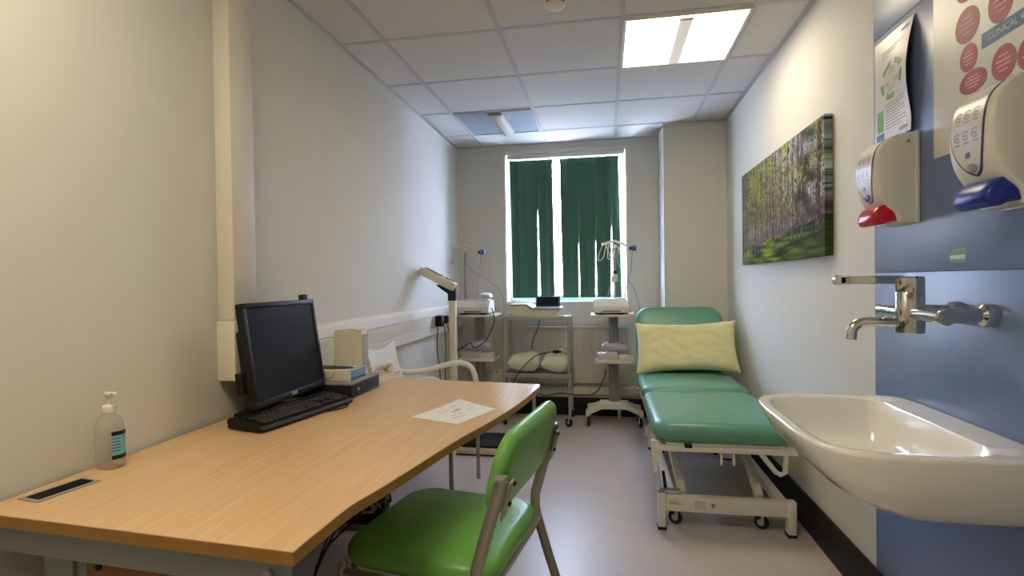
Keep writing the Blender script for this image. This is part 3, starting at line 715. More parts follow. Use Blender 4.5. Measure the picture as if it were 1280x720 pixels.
def ecg_cart(loc, rz, label, pole=.02):
    c = thing('equipment_cart', label, 'cart', loc, rz)
    obj('column', M().box(-.04, .04, .02, .09, .12, .915, .012).box(-.012, .012, .012, .022, .14, .9, .003), greyplast, c)
    b = M()
    for s in (-1, 1):
        b.loft([[Vector((s * x, yy + y0, z)) for yy, z in ((-.035, z0 - .022), (.035, z0 - .022), (.035, z0 + .022), (-.035, z0 + .022))] for x, y0, z0 in ((0, .0, .165), (.1, -.01, .165), (.17, -.035, .14), (.232, -.06, .115))])
        b.loft([[Vector((s * x, yy + y0, z)) for yy, z in ((-.03, z0 - .02), (.03, z0 - .02), (.03, z0 + .02), (-.03, z0 + .02))] for x, y0, z0 in ((0, .07, .165), (.11, .09, .16), (.17, .125, .13), (.225, .152, .115))])
    b.box(-.12, .12, -.02, .1, .14, .195, .01)
    obj('base', b, enamel, c)
    for x, y in ((-.212, -.06), (.212, -.06), (-.207, .15), (.207, .15)): castor(c, x, y, .04, .098, R(0 if x < 0 else 12), enamel, greyplast)
    obj('top_shelf', M().box(-.185, .175, -.16, .16, .915, .935, .006), enamel, c)
    obj('rear_rail', M().tube([(-.17, .15, .935), (-.17, .155, .965), (.16, .155, .965), (.16, .15, .935)], .005, 8), steel, c)
    tl = obj('lower_tray', M().box(-.15, .16, -.13, .13, .535, .545, .002).box(-.15, .16, -.132, -.128, .535, .565, .001).box(-.152, -.148, -.13, .13, .535, .565, .001).box(.158, .162, -.13, .13, .535, .565, .001), whitem, c)
    px_ = pole - .02
    obj('pole', M().cyl((pole, .08, .93), (pole, .08, 1.50), .0095, seg=14), silver, c)
    obj('pole_cap', M().box(px_ + .004, px_ + .036, .066, .094, 1.485, 1.515, .004), enamel, c)
    arm = obj('arm', M().tube([(px_ - .085, .05, 1.515), (px_ - .03, .07, 1.53), (px_ + .02, .08, 1.545)], .013, 10, smooth=3, ry=.01).tube([(px_ + .02, .08, 1.545), (px_ + .09, .085, 1.515), (px_ + .165, .09, 1.485)], .011, 10, smooth=3, ry=.009), enamel, c)
    obj('knob', M().cyl((px_ + .16, .085, 1.478), (px_ + .198, .085, 1.478), .022), ultram, arm)
    obj('clamp', M().cyl((px_ + .14, .085, 1.478), (px_ + .16, .085, 1.478), .015), blackm, arm)
    b = M()
    for k, (x0, ln, sw) in enumerate(((-.08, .13, -.03), (-.05, .11, .02), (-.03, .12, -.01))):
        x0 += px_; b.tube([(x0, .05, 1.51), (x0 + sw, .045, 1.51 - ln * .6), (x0 + sw * 1.4 + .01, .04, 1.51 - ln), (x0 + sw + .035, .04, 1.51 - ln * .8), (x0 + .03, .055, 1.515)], .0035, 6, smooth=6)
    b.tube([(px_ + x_, y_, z_) for x_, y_, z_ in ((.05, .08, 1.5), (.06, .07, 1.44), (.1, .07, 1.455), (.14, .08, 1.44), (.15, .08, 1.48))], .003, 6, smooth=6).tube([(px_ + x_, y_, z_) for x_, y_, z_ in ((.05, .085, 1.5), (.08, .075, 1.45), (.13, .08, 1.47), (.15, .085, 1.45))], .003, 6, smooth=6)
    obj('lead', b, creamm, c)
    obj('lead', M().tube([(px_ + .165, .09, 1.47), (px_ + .15, .08, 1.3), (px_ * .8 + .11, .05, 1.14), (.1 + .7 * px_, -.02, 1.07)], .0035, 6, smooth=8), greyplast, c)
    obj('lead', M().tube([(px_ + .04, .08, 1.5), (px_ + .05, .07, 1.35), (.17, .08, 1.15), (.215, .07, .98), (.21, .06, .9)], .003, 6, smooth=8), greyplast, c)
    return c
C2 = (.055, 4.47, 0)
cart = ecg_cart(C2, 0, 'white wheeled equipment cart with a raised cable arm right of the steel trolley')
cart2 = ecg_cart((-1.105, 4.50, 0), 0, 'white wheeled equipment cart with a raised cable arm behind the column scale', -.135)
def ecg(x, y, label):
    e = thing('heart_monitor', label, 'medical device', (x, y, .9355))
    b = M(); b.loft([[Vector((xx, yy, z)) for yy, z in ((-.115, .015), (.115, .015), (.115, .095), (.095, .118), (-.05, .118), (-.112, .066))] for xx in (-.138, .138)])
    bb_ = obj('body', b, whitem, e, ang=20)
    obj('lid', M().box(-.12, .12, -.035, .09, .1182, .125, .003), louvrem, e)
    obj('foot', M().box(-.13, .13, -.11, .11, .006, .0155, .002).box(-.1, -.06, -.09, .09, 0, .007).box(.06, .1, -.09, .09, 0, .007), blackm, e)
    obj('handle', M().box(-.075, .075, -.118, -.112, .022, .034, .002), greyplast, e)
    return e
e1_ = ecg(.038, 4.418, 'white heart trace machine on the cart right of the steel trolley')
e2_ = dup(e1_, (-1.115, 4.45, .9355), 0, 'white heart trace machine on the cart behind the column scale')
for e_ in (e1_, e2_): e_['group'] = 'heart trace machines'
cart['group'] = cart2['group'] = 'wheeled equipment carts'
# electrode hanging from the pole of the right cart, packs on lower trays
t = thing('electrode_bundle', 'white electrode clips hanging from the pole of the right-hand cart', 'electrodes', (.075, 4.52, 1.22))
obj('clip', M().box(-.018, .022, -.012, .012, -.02, .045, .006), whitem, t); obj('clip', M().box(-.03, -.012, -.008, .008, -.03, .03, .005), whitem, t)
obj('tie', M().box(-.014, .018, -.014, .014, .045, .075, .004), blackm, t)
obj('lead', M().tube([(-.0, 0, .07), (-.01, .0, .16), (-.02, .02, .29)], .003, 6, smooth=5), greyplast, t)
obj('lead', M().tube([(-.02, 0, -.02), (-.045, -.01, -.08), (-.06, -.02, -.135)], .003, 6, smooth=5), greyplast, t)
def packs(x, y, who):
    o = obj('carton', M().box(-.13, .03, -.115, .01, 0, .07, .002, mtx=T(x, y, .5455)), pinkbox); tag(o, 'pale pink carton on the lower tray of the ' + who, 'carton', 'cartons on the cart trays')
    o = obj('carton', M().box(.036, .14, -.11, .01, 0, .055, .002, mtx=T(x, y, .5455)), whitem); tag(o, 'white carton on the lower tray of the ' + who, 'carton', 'cartons on the cart trays')
    o = obj('plastic_packet', M().pillow(.11, .058, .035, seed=x * 10, amp=.016, mtx=T(x + .01, y - .055, .5455 + .118, ry=R(4))), lilacp); tag(o, 'crumpled clear plastic packet on the cartons of the ' + who, 'packet', 'packets on the cart trays')
packs(.055, 4.47, 'cart right of the trolley'); packs(-1.105, 4.50, 'cart behind the scale')
o = obj('crumpled_paper', M().pillow(.05, .07, .022, seed=4, amp=.014, mtx=T(-1.02, 4.44, 1.096, ry=R(12))), paper); tag(o, 'crumpled white paper on the heart trace machine behind the scale', 'paper')
# power cords
cord(e2_, [(-.955, 4.37, .99), (-.93, 4.33, .93), (-.93, 4.32, .86), (-1.0, 4.31, .72), (-1.1, 4.31, .66), (-1.13, 4.31, .70), (-1.2, 4.31, .66), (-1.25, 4.32, .64)])
cord(recorder, [(-.58, 4.64, .903), (-.60, 4.65, .8), (-.65, 4.655, .68), (-.665, 4.655, .60)], .004)
cord(e1_, [(-.62, 4.30, .36), (-.52, 4.27, .28), (-.38, 4.28, .30), (-.25, 4.28, .29), (-.1, 4.26, .31), (-.03, 4.27, .42), (-.01, 4.28, .50)])
cord(recorder, [(-.83, 4.34, .41), (-.8, 4.33, .28), (-.72, 4.32, .38), (-.62, 4.32, .33), (-.56, 4.31, .24), (-.53, 4.30, .12), (-.6, 4.25, .005)])
cord(cart, [(.265, 4.42, .90), (.275, 4.42, .7), (.27, 4.42, .5), (.275, 4.42, .32)], .003, greyplast)

# ------------------------------------------------------------------ examination couch
co = thing('examination_couch', 'teal padded examination couch on a white wheeled frame along the right wall', 'examination couch', (.55, 3.3, 0), 0)
X0, X1 = .212, .862; XC = (X0 + X1) / 2; HX = (X1 - X0) / 2
obj('seat_pad', M().pad(XC, 2.975, HX, .405, .432, .55, rc=.10, r=.05, dome=.018), tealv, co, world=True)
obj('seat_pad', M().pad(XC, 3.69, HX, .305, .442, .56, rc=.08, r=.05, dome=.018), tealv, co, world=True)
ba = R(62)
bk = basis((XC, 3.985, .52), (1, 0, 0), (0, math.cos(ba), math.sin(ba)), (0, -math.sin(ba), math.cos(ba)))
obj('backrest', M().pad(0, .27, HX - .005, .265, -.04, .055, rc=.11, r=.038, dome=.012, mtx=bk), tealv, co, world=True)
# upper frame
b = M()
for x in (X0 + .035, X1 - .035): b.box(x - .015, x + .015, 2.60, 3.98, .395, .425, .003)
b.box(X0 + .01, X1 - .01, 2.58, 2.61, .398, .424, .003).box(X0 + .05, X1 - .05, 3.35, 3.40, .395, .43, .003).box(X0 + .05, X1 - .05, 3.94, 3.98, .395, .43, .003).box(X0 + .06, X1 - .06, 2.60, 2.64, .424, .436, .002)
obj('upper_frame', b, enamel, co, world=True)
obj('backrest_frame', M().box(-HX + .06, -HX + .09, .02, .45, -.07, -.042, .003, mtx=bk).box(HX - .09, HX - .06, .02, .45, -.07, -.042, .003, mtx=bk).box(-HX + .09, HX - .09, .3, .33, -.07, -.042, .003, mtx=bk), enamel, co, world=True)
b = M().loft([[Vector((x, y, z)) for x, y in ((.222 - w, 2.60), (.222 + w, 2.60), (.222 + w, 2.63), (.222 - w, 2.63))] for w, z in ((.008, .285), (.014, .35), (.02, .44))])
obj('bracket', b, enamel, co, world=True)
obj('loop_handle', M().tube([(X1 - .17, 2.6, .405), (X1 - .10, 2.6, .315), (X1 - .08, 2.6, .305), (X1 - .06, 2.6, .315), (X1 - .055, 2.6, .405)], .012, 8), enamel, co, world=True)
obj('stop', M().box(.355, .39, 2.575, 2.60, .418, .434, .003), blackm, co, world=True)
# base frame
b = M().box(.262, .862, 2.63, 2.675, .092, .165, .004).box(.262, .862, 3.86, 3.9, .092, .165, .004)
for x in (.29, .80): b.box(x, x + .04, 2.675, 3.86, .105, .15, .003)
obj('base_frame', b, enamel, co, world=True)
for x, y in ((.236, 2.625), (.822, 2.625), (.285, 3.86), (.822, 3.86)):
    p = obj('leg', M().box(x, x + .036, y, y + .045, .012, .18 if x < .3 else .166, .003), enamel, co, world=True)
    obj('rubber_foot', M().box(x - .003, x + .039, y - .003, y + .048, 0, .016, .004), rubber, p, world=True)
    if x < .3: obj('leg_cap', M().box(x + .001, x + .035, y + .002, y + .043, .18, .192, .003), greyplast, p, world=True)
rm = ROOTM['examination_couch'].translation
for x, y, sw in ((.335, 2.70, 60), (.735, 2.70, 50), (.38, 3.8, 60), (.735, 3.8, 50)):
    c_ = castor(co, x - rm.x, y - rm.y, .034, .082, R(sw), steel, louvrem)
    obj('stem', M().cyl((x, y, .08), (x, y, .105), .012), enamel, c_, world=True)
for x in (.315, .765):
    s_ = 1 if x < .5 else -1
    obj('lift_arm', M().box(-.019, .019, 0, .66, -.018, .018, .004, mtx=basis((x + .045 * s_, 2.72, .15), (1, 0, 0), Vector((-.02 * s_, .62, .25)).normalized(), Vector((0, -.25, .62)).normalized())), enamel, co, world=True)
obj('lift_arm', M().box(-.02, .02, 0, .5, -.018, .018, .004, mtx=basis((.49, 3.0, .41), (1, 0, 0), Vector((.03, .45, -.18)).normalized(), Vector((0, .18, .45)).normalized())), enamel, co, world=True)
ac = obj('actuator', M().box(.60, .65, 2.98, 3.04, .245, .40, .005).box(.60, .65, 3.04, 3.6, .25, .30, .005), enamel, co, world=True)
obj('foot_cap', M().box(.598, .652, 2.978, 3.042, .236, .246, .002), blackm, ac, world=True)
obj('cross_shaft', M().cyl((.3, 3.32, .385), (.80, 3.32, .385), .014), enamel, co, world=True)
for x in (.52, .575): obj('hook', M().tube([(x, 2.59, .40), (x, 2.578, .36), (x, 2.59, .345)], .006, 8, smooth=3), enamel, co, world=True)
pd = obj('pedal', M().cyl((.277, 2.68, .185), (.268, 2.70, .262), .008), blackm, co, world=True)
obj('pedal_pivot', M().box(.268, .345, 2.655, 2.695, .165, .184, .003), steel, co, world=True)
obj('maker_plate', M().box(.405, .455, 2.6285, 2.63, .11, .15), louvrem, co, world=True)
obj('bolt', M().cyl((.49, 2.63, .132), (.49, 2.622, .132), .009), greyplast, co, world=True)
obj('plate_print', M().box(.29, .345, 2.6285, 2.63, .128, .131).box(.29, .33, 2.6285, 2.63, .138, .14), inkg, co, world=True)
# pillow on the couch backrest
pa = R(64)
pm = basis((.555, 3.9, .73), Vector((1, .0, .03)).normalized(), (0, math.cos(pa), math.sin(pa)), (0, -math.sin(pa), math.cos(pa)))
p = obj('pillow', M().pillow(.352, .195, .066, seed=2, pinch=.17, amp=.011, mtx=pm, n=48), pillowy, ang=80); tag(p, 'pale yellow pillow propped against the teal couch backrest', 'pillow')

# ------------------------------------------------------------------ canvas picture
PY0, PY1, PZ0, PZ1 = 2.425, 3.79, 1.305, 1.90
def canvas():
    NU, NV = 360, 160
    r = random.Random(11)
    trunks = []
    for k in range(95):
        d = .35 + .65 * r.random()
        trunks.append((r.random(), .0016 + .0035 * (1 - d), d, r.uniform(-.02, .02), r.random()))
    for x, w in ((.03, .008), (.075, .011), (.13, .006), (.235, .012), (.275, .007), (.33, .005), (.405, .006), (.49, .012), (.525, .008), (.60, .005), (.665, .007), (.705, .009), (.755, .006), (.80, .005), (.94, .024)):
        trunks.append((x, w, .12 if w < .009 else 0, r.uniform(-.025, .025), r.random()))
    trunks.sort(key=lambda t: -t[2])
    L = lambda a, b_, t_: a.lerp(b_, max(0, min(1, t_)))
    def colour(u, v):
        P = lambda fu, fv, k: noise.noise(Vector((u * fu, v * fv, k)))
        n1, n2, n3 = P(7, 5, 1), P(26, 18, 2), P(90, 52, 3)
        a = L(Vector((86, 88, 58)), Vector((150, 150, 92)), .5 + n2 * .8 + n3 * .5)
        a = L(a, Vector((164, 160, 150)), (.25 + n1 + n3 * .8) * (1 - abs(v - .45) * 1.2))
        a = L(a, Vector((190, 198, 224)), ((u - .42) * 1.6 + (v - .62) * 1.2 + n2 * 1.1 + n3 * .9))
        if v > .42: a = L(a, Vector((150, 164, 62)), (n1 * 1.3 + n2 * 1.1 + n3 * .6 + .02) * (1.25 - u))
        a = L(a, Vector((40, 50, 38)), (n3 * 1.6 + n2 * .9 - .12))
        if u > .72: a = L(a, Vector((44, 56, 42)), (P(9, 7, 8) * 1.7 + .35) * (1 if v < .66 else .75))
        g = .16 + .13 * u + .025 * n1
        if v < g:
            q = .5 + 1.0 * P(6, 30, 5) + .4 * n3
            a = L(Vector((48, 58, 34)), Vector((134, 152, 62)), q)
            if u > .55: a = L(a, Vector((58, 72, 52)), (u - .5) * 1.3)
        elif v < g + .16: a = L(a, Vector((112, 100, 112)), .6 - (v - g) * 3 + n3 * .4)
        for x, w, d, lean, wh in trunks:
            if v > g - .13 * (1 - d) + .02:
                xx = x + lean * v + .004 * noise.noise(Vector((x * 40, v * 4, 0)))
                ww = w * (1 - .35 * v)
                if abs(u - xx) < ww:
                    e_ = (u - xx) / ww
                    tx = noise.noise(Vector((u * 150 + x * 50, v * 26, 7)))
                    c = L(Vector((58, 48, 50)), Vector((122, 104, 104)), .45 + tx * .9)
                    if e_ < -.1: c = L(c, Vector((176, 166, 164)), (.35 + .9 * tx) * (1 if wh > .4 else .5))
                    a = a.lerp(c, .92 - .5 * d)
        if v > .5: a = L(a, Vector((140, 156, 70)), (P(44, 30, 9) * 1.8 + n1 - .45))
        m_ = (a.x + a.y + a.z) / 3; a = Vector([m_ + (q - m_) * .88 for q in a]); a = Vector([118 + (q - 118) * 1.25 - 6 for q in a])
        return a
    return NU, NV, colour
NU, NV, colour = canvas()
pt = thing('canvas_picture', 'wide canvas print of a birch forest hanging on the right wall above the couch', 'picture', (XR, 3.115, 1.6))
xf = XR - .034
b = M(); grid = [[b.bm.verts.new((xf, PY1 - (PY1 - PY0) * i / NU, PZ0 + (PZ1 - PZ0) * j / NV)) for j in range(NV + 1)] for i in range(NU + 1)]
for i in range(NU):
    for j in range(NV): b.bm.faces.new((grid[i][j], grid[i + 1][j], grid[i + 1][j + 1], grid[i][j + 1]))
back = {}
def bk_(v):
    if v not in back: back[v] = b.bm.verts.new((XR - .002, v.co.y, v.co.z))
    return back[v]
ring = [grid[i][0] for i in range(NU + 1)] + [grid[NU][j] for j in range(1, NV + 1)] + [grid[i][NV] for i in range(NU - 1, -1, -1)] + [grid[0][j] for j in range(NV - 1, 0, -1)]
for v0, v1 in zip(ring, ring[1:] + ring[:1]): b.bm.faces.new((v0, bk_(v0), bk_(v1), v1))
po = obj('print', b, picm, pt, world=True, flat=True)
me = po.data; att = me.color_attributes.new('print', 'FLOAT_COLOR', 'POINT')
for i, v in enumerate(me.vertices):
    w = v.co + Vector((XR, 3.115, 1.6)); c = colour((PY1 - w.y) / (PY1 - PY0), (w.z - PZ0) / (PZ1 - PZ0))
    att.data[i].color = lin([max(0, min(255, q)) for q in c]) + (1,)
obj('stretcher_bar', M().box(XR - .03, XR - .002, PY0 + .01, PY1 - .01, PZ0 + .01, PZ1 - .01), paper, pt, world=True)

# ------------------------------------------------------------------ basin
bs = thing('wash_basin', 'white ceramic wash basin mounted on the blue panelled right wall', 'basin', (XP, 1.585, .82), 0)
def basin_outline(k):
    # closed outline in (d from wall, y), d positive away from the wall
    pts = []
    return pts
def D(d, y, z): return Vector((-d, y, z))
N = 72
def rim(sc, dep, yo=0, dmin=.0):
    # flat against the wall, straight ends, gently bowed front with rounded corners
    o = []
    for k in range(N):
        a = 2 * PI * (k + .5) / N
        ca, sa = math.cos(a), math.sin(a)
        n_ = 4.6 if ca > 0 else 9
        y = .33 * math.copysign(abs(sa) ** (2 / n_), sa)
        d = .2365 + .2365 * math.copysign(abs(ca) ** (2 / (3.6 if ca > 0 else 9)), ca)
        o.append((d, y))
    return o
base = rim(1, 1)
def ring(sd, sy, z, cd=.2365, cyy=0, dshift=0, back=None, bulge=0):
    out = []
    for d, y in base:
        dd = cd + (d - .2365) * sd + dshift
        if back is not None: dd = max(dd, back)
        out.append(D(max(dd, .0015), cyy + y * sy, z))
    return out
b = M(); rings = []
# outside, from the bottom up
for sd, sy, z, ds in ((.30, .42, -.184, -.12), (.48, .63, -.178, -.098), (.68, .80, -.158, -.07), (.82, .905, -.122, -.04), (.92, .965, -.07, -.016), (.98, .99, -.025, -.004), (1.0, 1.0, -.005, 0), (1.0, 1.0, .0, 0)):
    rings.append(ring(sd, sy, z, dshift=ds))
rings.append(ring(.985, .99, .004)); rings.append(ring(.95, .965, .0045))
# inside bowl
for sd, sy, z, c0 in ((.74, .885, .0025, .268), (.72, .865, -.004, .268), (.67, .80, -.04, .265), (.56, .68, -.085, .258), (.40, .48, -.115, .25), (.15, .16, -.126, .235), (.05, .05, -.127, .235)):
    rings.append(ring(sd, sy, z, cd=c0))
b.loft(rings); obj('bowl', b, ceramic, bs, ang=50)
obj('waste', M().lathe([(.001, -.1265), (.03, -.1265), (.032, -.1235), (.02, -.122), (.001, -.122)], 20, mtx=T(-.235, 0, 0)), chrome, bs)

# ------------------------------------------------------------------ tap
tp = thing('lever_tap', 'chrome wall-mounted lever tap above the white basin', 'tap', (XP, 1.49, 1.11))
obj('body', M().lathe([(.001, -.04), (.029, -.04), (.031, -.037), (.031, .062), (.03, .0635), (.031, .065), (.031, .098), (.028, .102), (.001, .102)], 32, mtx=T(-.19, -.012, 0)), chrome, tp)
obj('inlet_bar', M().cyl((-.19, -.15, .008), (-.19, .13, .012), .0155).lathe([(.001, -.0), (.0175, 0), (.0195, .004), (.0195, .008), (.001, .008)], 24, mtx=basis((-.19, -.158, .008), (1, 0, 0), (0, 0, 1), (0, 1, 0))), chrome, tp)
obj('wall_pipe', M().cyl((-.19, .0, .005), (-.012, .0, .003), .0175), chrome, tp)
obj('wall_pipe', M().cyl((-.19, .12, .008), (-.012, .12, .006), .0175), chrome, tp)
for y in (0, .12): obj('flange', M().lathe([(.001, 0), (.03, 0), (.03, .012), (.027, .024), (.019, .03), (.001, .03)], 28, mtx=basis((-.0015, y, .003), (0, 1, 0), (0, 0, 1), (-1, 0, 0))), chrome, tp)
obj('lever', M().box(-.352, -.205, -.018, -.006, .084, .105, .003, seg=2).cyl((-.352, -.018, .095), (-.352, -.003, .095), .0135, seg=28), chrome, tp)
obj('spout', M().tube([(-.185, -.012, -.014), (-.24, -.012, -.012), (-.29, -.012, -.012), (-.312, -.012, -.018), (-.323, -.012, -.034), (-.325, -.012, -.056)], .0125, 14, smooth=5), chrome, tp)

# ------------------------------------------------------------------ soap dispensers
def dispenser(loc, w, s, label, trim, lever, icon, grp='soap dispensers'):
    d = thing('soap_dispenser', label, 'dispenser', loc, 0, grp)
    pr = [(0, .0), (.056, .0), (.064, .03), (.09, .056), (.112, .095), (.121, .14), (.121, .185), (.113, .222), (.096, .248), (.07, .266), (.04, .272), (0, .273)]
    pr = [(a_ * s, z_ * s) for a_, z_ in pr]
    fine = [(p.x, p.y) for p in catmull([(a_, z_, 0) for a_, z_ in pr[1:-1]], 4)]
    full = [pr[0]] + fine + [pr[-1]]
    h = w / 2; rr = []
    cx_ = .05 * s; cz = .137 * s
    for y, k in ((-h, .90), (-h + .004, .955), (-h + .012, .99), (-h + .03, 1), (h - .03, 1), (h - .012, .99), (h - .004, .955), (h, .90)):
        rr.append([Vector((-(a_ if a_ < .002 else a_ * k), y, cz + (z_ - cz) * (.97 + .03 * k))) for a_, z_ in full])
    obj('cover', M().loft(rr), whitem, d, ang=40)
    obj('back_plate', M().box(-.012, 0, -h - .003, h + .003, -.004, .276 * s, .003), whitem, d)
    # oval instruction panel following the curved front
    def front(z):
        for (a0, z0), (a1, z1) in zip(fine, fine[1:]):
            if z0 <= z <= z1: return a0 + (a1 - a0) * (z - z0) / max(1e-6, z1 - z0)
        return fine[-1][0]
    def pan(grow, off, zt=.258, zb=.072):
        def f_(u, v):
            z = (zb - grow / s + (zt - zb + grow * 1.2 / s) * v) * s
            t_ = v; hw = (.36 * w) * (max(0, 1 - (1 - min(1, t_ * 1.55)) ** 2.2)) ** .6 + grow
            return (-(front(min(z, .266 * s)) + off), (u - .5) * 2 * hw, z)
        return f_
    obj('panel_rim', M().sheet(pan(.004, .0005), 8, 26, .0012), trim, d, ang=60)
    pn = obj('instruction_panel', M().sheet(pan(0, .0016), 8, 26, .0012), laminate, d, ang=60)
    def srf(y, z, off=.0024): return (-(front(z) + off), y, z)
    b_ = M()
    for j in range(2):
        for i in range(3):
            z0_ = (.205 - .046 * j) * s; y0_ = (.2 - .2 * i) * w; q = .0105 * s
            b_.sheet(lambda u, v: srf(y0_ - (q - .0022 * v) * math.cos(u * 5.0 + .6), z0_ + (q - .0022 * v) * math.sin(u * 5.0 + .6)), 14, 1, .0004)
            b_.sheet(lambda u, v: srf(y0_ + .004 * s - .009 * s * u, z0_ - .003 * s + .004 * s * v), 2, 1, .0004)
            b_.sheet(lambda u, v: srf(y0_ + .008 * s - .016 * s * u, z0_ - .018 * s + .0025 * s * v), 2, 1, .0004)
    obj('pictogram', b_, icon, pn)
    z = .115 * s; mt = basis((-(front(z) + .0028), .0, z), (0, -1, 0), (0, 0, 1), (-1, 0, 0)); obj('badge', M().box(-.006, .006, -.006, .006, 0, .0006, mtx=mt), navy, pn)
    z = .087 * s; mt = basis((-(front(z) + .003), .0, z), (0, -1, 0), (-.25, 0, 1), (-1, 0, 0)); obj('sight_window', M().lathe([(.001, 0), (.011 * s, 0), (.009 * s, .0012), (.001, .0012)], 20, sx=1.5, mtx=mt), greyplast if trim is navy else bluel, pn)
    # lever
    b_ = M(); lw = w * .41
    lp_ = [(.052, .056), (.09, .058), (.106, .05), (.119, .03), (.122, .012), (.113, -.002), (.098, -.004), (.08, .008), (.052, .006)]
    b_.loft([[Vector((-(x * k + .05 * (1 - k)) * s, y, (z if k == 1 else .026 + (z - .026) * (.6 + .4 * k)) * s)) for x, z in lp_] for y, k in ((-lw, .86), (-lw * .9, .96), (-lw * .6, 1), (lw * .6, 1), (lw * .9, .96), (lw, .86))])
    obj('lever', b_, lever, d, ang=50)
    obj('lock', M().cyl((-.03 * s, -h * 1.0 - .0005, .245 * s), (-.03 * s, -h - .003, .245 * s), .005), greyplast, d)
    return d
dispenser((XP - .0005, 1.868, 1.378), .145, 1.0, 'white soap dispenser with a red lever below the green printed notice', violet, redm, icong)
dispenser((XP - .0005, 1.372, 1.368), .150, 1.03, 'white soap dispenser with a blue lever below the red oval poster', navy, bluel, icong)

# ------------------------------------------------------------------ notices
def wallm_(y, z, off=.0): return basis((XP - off, y, z), (0, -1, 0), (0, 0, 1), (-1, 0, 0))
t = thing('wall_notice', 'laminated notice with green arrows curling off the blue panel', 'notice', (XP, 1.94, 1.84))
def nf(off=0, ):
    def f_(u, v):   # u 0 far edge .. 1 near edge, v 0 bottom .. 1 top
        y = 2.058 - .243 * u; z = 1.664 + .352 * v
        lift = .002 + .02 * (u ** 2) * math.sin(min(1, (1 - v) * 1.15) * PI) ** 1.0 + .012 * u * (1 - v)
        return (XP - lift - off, y, z + (.0 if v > .5 else 0))
    return f_
NF = nf(); NF2 = nf(.0007)
obj('sheet', M().sheet(NF, 16, 16, .0006), laminate, t, world=True, ang=60)
def patch(b, u0, u1, v0, v1, n=3): b.sheet(lambda u, v: NF2(u0 + (u1 - u0) * u, v0 + (v1 - v0) * v), n, n, .0003)
def arrow(b, cu, cv, a0, a1, ru, rv, w):
    b.sheet(lambda u, v: NF2(cu + (ru + w * (v - .5) * 1.4) * math.cos(a0 + (a1 - a0) * u), cv + (rv + w * (v - .5)) * math.sin(a0 + (a1 - a0) * u)), 8, 2, .0003)
    b.sheet(lambda u, v: NF2(cu + (ru + w * 2.2 * (v - .5) * (1 - u)) * math.cos(a1 + u * .35), cv + (rv + w * 1.6 * (v - .5) * (1 - u)) * math.sin(a1 + u * .35)), 4, 2, .0003)
b = M(); arrow(b, .52, .56, R(150), R(100), .3, .155, .05); arrow(b, .52, .56, R(75), R(30), .3, .155, .05); arrow(b, .52, .56, R(10), R(-30), .3, .155, .05); arrow(b, .52, .56, R(-75), R(-120), .3, .155, .05); arrow(b, .52, .56, R(215), R(180), .3, .155, .05)
patch(b, .08, .26, .12, .32)
obj('green_print', b, inkgreen, t, world=True)
b = M()
for k in range(9): patch(b, .32, .88 - .12 * (k % 3 == 2), .34 - k * .028, .349 - k * .028)
for k in range(3): patch(b, .2, .8 - .2 * k, .86 - .03 * k, .868 - .03 * k)
for cu, cv in ((.52, .66), (.36, .55), (.68, .55), (.5, .5)):
    for k in range(3): patch(b, cu - .09, cu + .09, cv - k * .018, cv + .006 - k * .018)
obj('printing', b, inkg, t, world=True)
b = M(); patch(b, .72, .92, .93, .955); obj('emblem', b, inkg, t, world=True)
b = M(); patch(b, .7, .92, .04, .07); obj('footer_mark', b, inkg, t, world=True)
b = M(); patch(b, .06, .28, .02, .1); obj('blue_print', b, inkblue, t, world=True)
t = thing('wall_poster', 'white poster with red ovals and a blue banner above the blue-lever dispenser', 'poster', (XP, 1.5, 1.8))
obj('sheet', M().box(XP - .0022, XP - .0012, 1.26, 1.722, 1.55, 2.014), laminate, t, world=True)
EL = [(1.577, 1.867, .047, .046), (1.458, 1.868, .042, .05), (1.572, 1.780, .034, .036), (1.556, 1.713, .052, .03), (1.449, 1.719, .04, .042), (1.365, 1.71, .042, .04), (1.345, 1.88, .045, .045), (1.577, 1.96, .04, .03), (1.42, 1.965, .045, .03)]
for y, z, ry_, rz_ in EL:
    e_ = obj('red_oval', M().lathe([(.001, 0), (1, 0), (1, .0006), (.001, .0006)], 36, mtx=wallm_(y, z, .0022) @ Matrix.Diagonal((ry_, rz_, 1, 1))), inkred, t, world=True)
    b = M()
    for k in range(4): 
        hw = ry_ * (.62 if k in (1, 2) else .42) * (.8 + .2 * rnd.random()); b.box(-hw, hw, -.0016, .0016, .0006, .001, mtx=wallm_(y, z + rz_ * (.42 - .28 * k), .0022))
    obj('oval_text', b, inklight, e_, world=True)
bn = obj('blue_banner', M().box(-.13, .13, -.0185, .0185, 0, .0007, mtx=wallm_(1.393, 1.799, .0022)), inkblue, t, world=True)
obj('banner_text', M().text('CLINICAL WASTE', .0225, wallm_(1.5, 1.799, .0031), .0002, 'LEFT'), paper, bn, world=True)
t = thing('wall_sticker', 'small green and white sticker on the blue panel between tap and dispensers', 'sticker', (XP, 1.622, 1.267))
obj('sheet', M().box(-.0325, .0325, -.02, .02, 0, .0006, mtx=wallm_(1.622, 1.267)), inkgreen, t, world=True)
obj('white_band', M().box(-.031, .031, -.009, .001, .0006, .001, mtx=wallm_(1.622, 1.267)), paper, t, world=True)
b = M()
for k in range(3): b.box(-.02, .02 - .006 * k, .007 + k * .004, .0085 + k * .004, .0006, .001, mtx=wallm_(1.622, 1.267))
obj('printing', b, bluelabel, t, world=True)

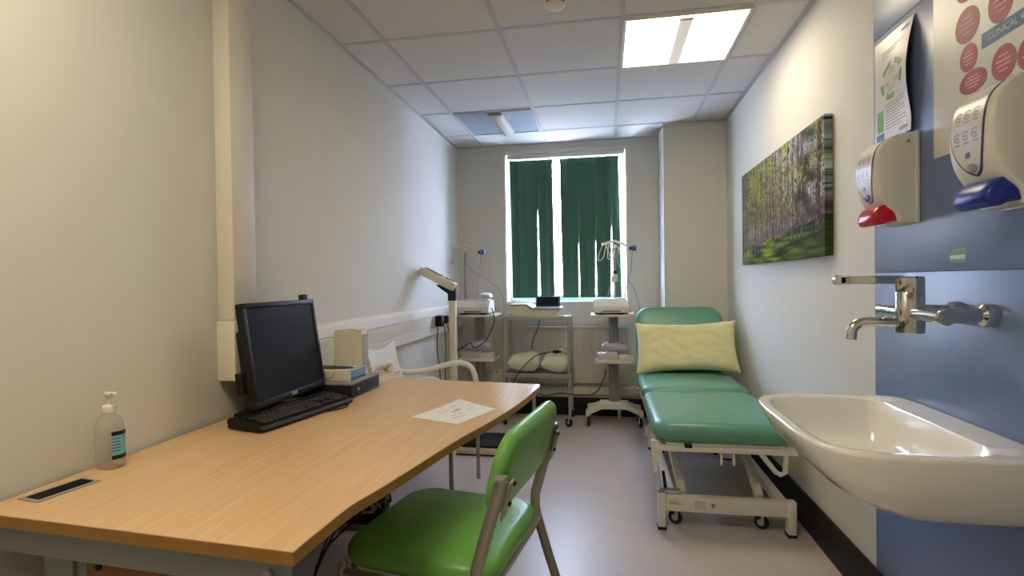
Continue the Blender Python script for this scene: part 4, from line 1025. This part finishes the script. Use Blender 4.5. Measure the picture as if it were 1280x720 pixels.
# ------------------------------------------------------------------ cables under the desk
r9 = random.Random(5)
for k in range(6):
    yk = 1.56 + .032 * k; J = lambda a: r9.uniform(-a, a)
    pts = [(-.97 + .02 * k, yk, .69), (-.92, yk + J(.008), .6 + J(.05))] + [(-.80 + .045 * math.cos(2.3 * q + k) + J(.02), yk + J(.01), .50 + .07 * math.sin(2.3 * q + k) + J(.02)) for q in range(7)]
    pts += [(-.95 - .012 * k, yk, .25), (-1.0 - .01 * k, yk, .006)] if k in (0, 2, 5) else [(-.95, yk, .60), (-1.0, yk, .69)]
    o = obj('cable', M().tube(pts, .0035, 6, smooth=6), greyplast if k % 3 == 1 else rubber)
    tag(o, ('pale grey' if k % 3 == 1 else 'black') + ' cable tangled with others under the desk top', 'cable', ('grey' if k % 3 == 1 else 'black') + ' cables tangled under the desk')
tag(obj('cable', M().tube([(-1.0, 1.46, .005), (-.85, 1.50, .005), (-.73, 1.44, .005), (-.70, 1.36, .005), (-.76, 1.27, .005), (-.84, 1.2, .005)], .0045, 6, smooth=8), rubber), 'black cable snaking across the floor under the near end of the desk', 'cable')

# ------------------------------------------------------------------ light
w = bpy.data.worlds.new('world'); SC.world = w; w.use_nodes = True
nt = w.node_tree; bg = nt.nodes['Background']
sk = nt.nodes.new('ShaderNodeTexSky'); sk.sky_type = 'HOSEK_WILKIE'; sk.turbidity = 6; sk.sun_direction = Vector((.3, -.6, .7)).normalized()
mxs = nt.nodes.new('ShaderNodeMix'); mxs.data_type = 'RGBA'; mxs.inputs['Factor'].default_value = .75
mxs.inputs['B'].default_value = (.58, .70, 1, 1)
nt.links.new(sk.outputs['Color'], mxs.inputs['A']); nt.links.new(mxs.outputs['Result'], bg.inputs['Color'])
bg.inputs['Strength'].default_value = 95

SC.view_settings.view_transform = 'Standard'; SC.view_settings.look = 'None'
SC.view_settings.exposure = .62; SC.view_settings.gamma = 1; SC.view_settings.use_curve_mapping = False
SC.cycles.max_bounces = 10; SC.cycles.diffuse_bounces = 6; SC.cycles.use_denoising = True
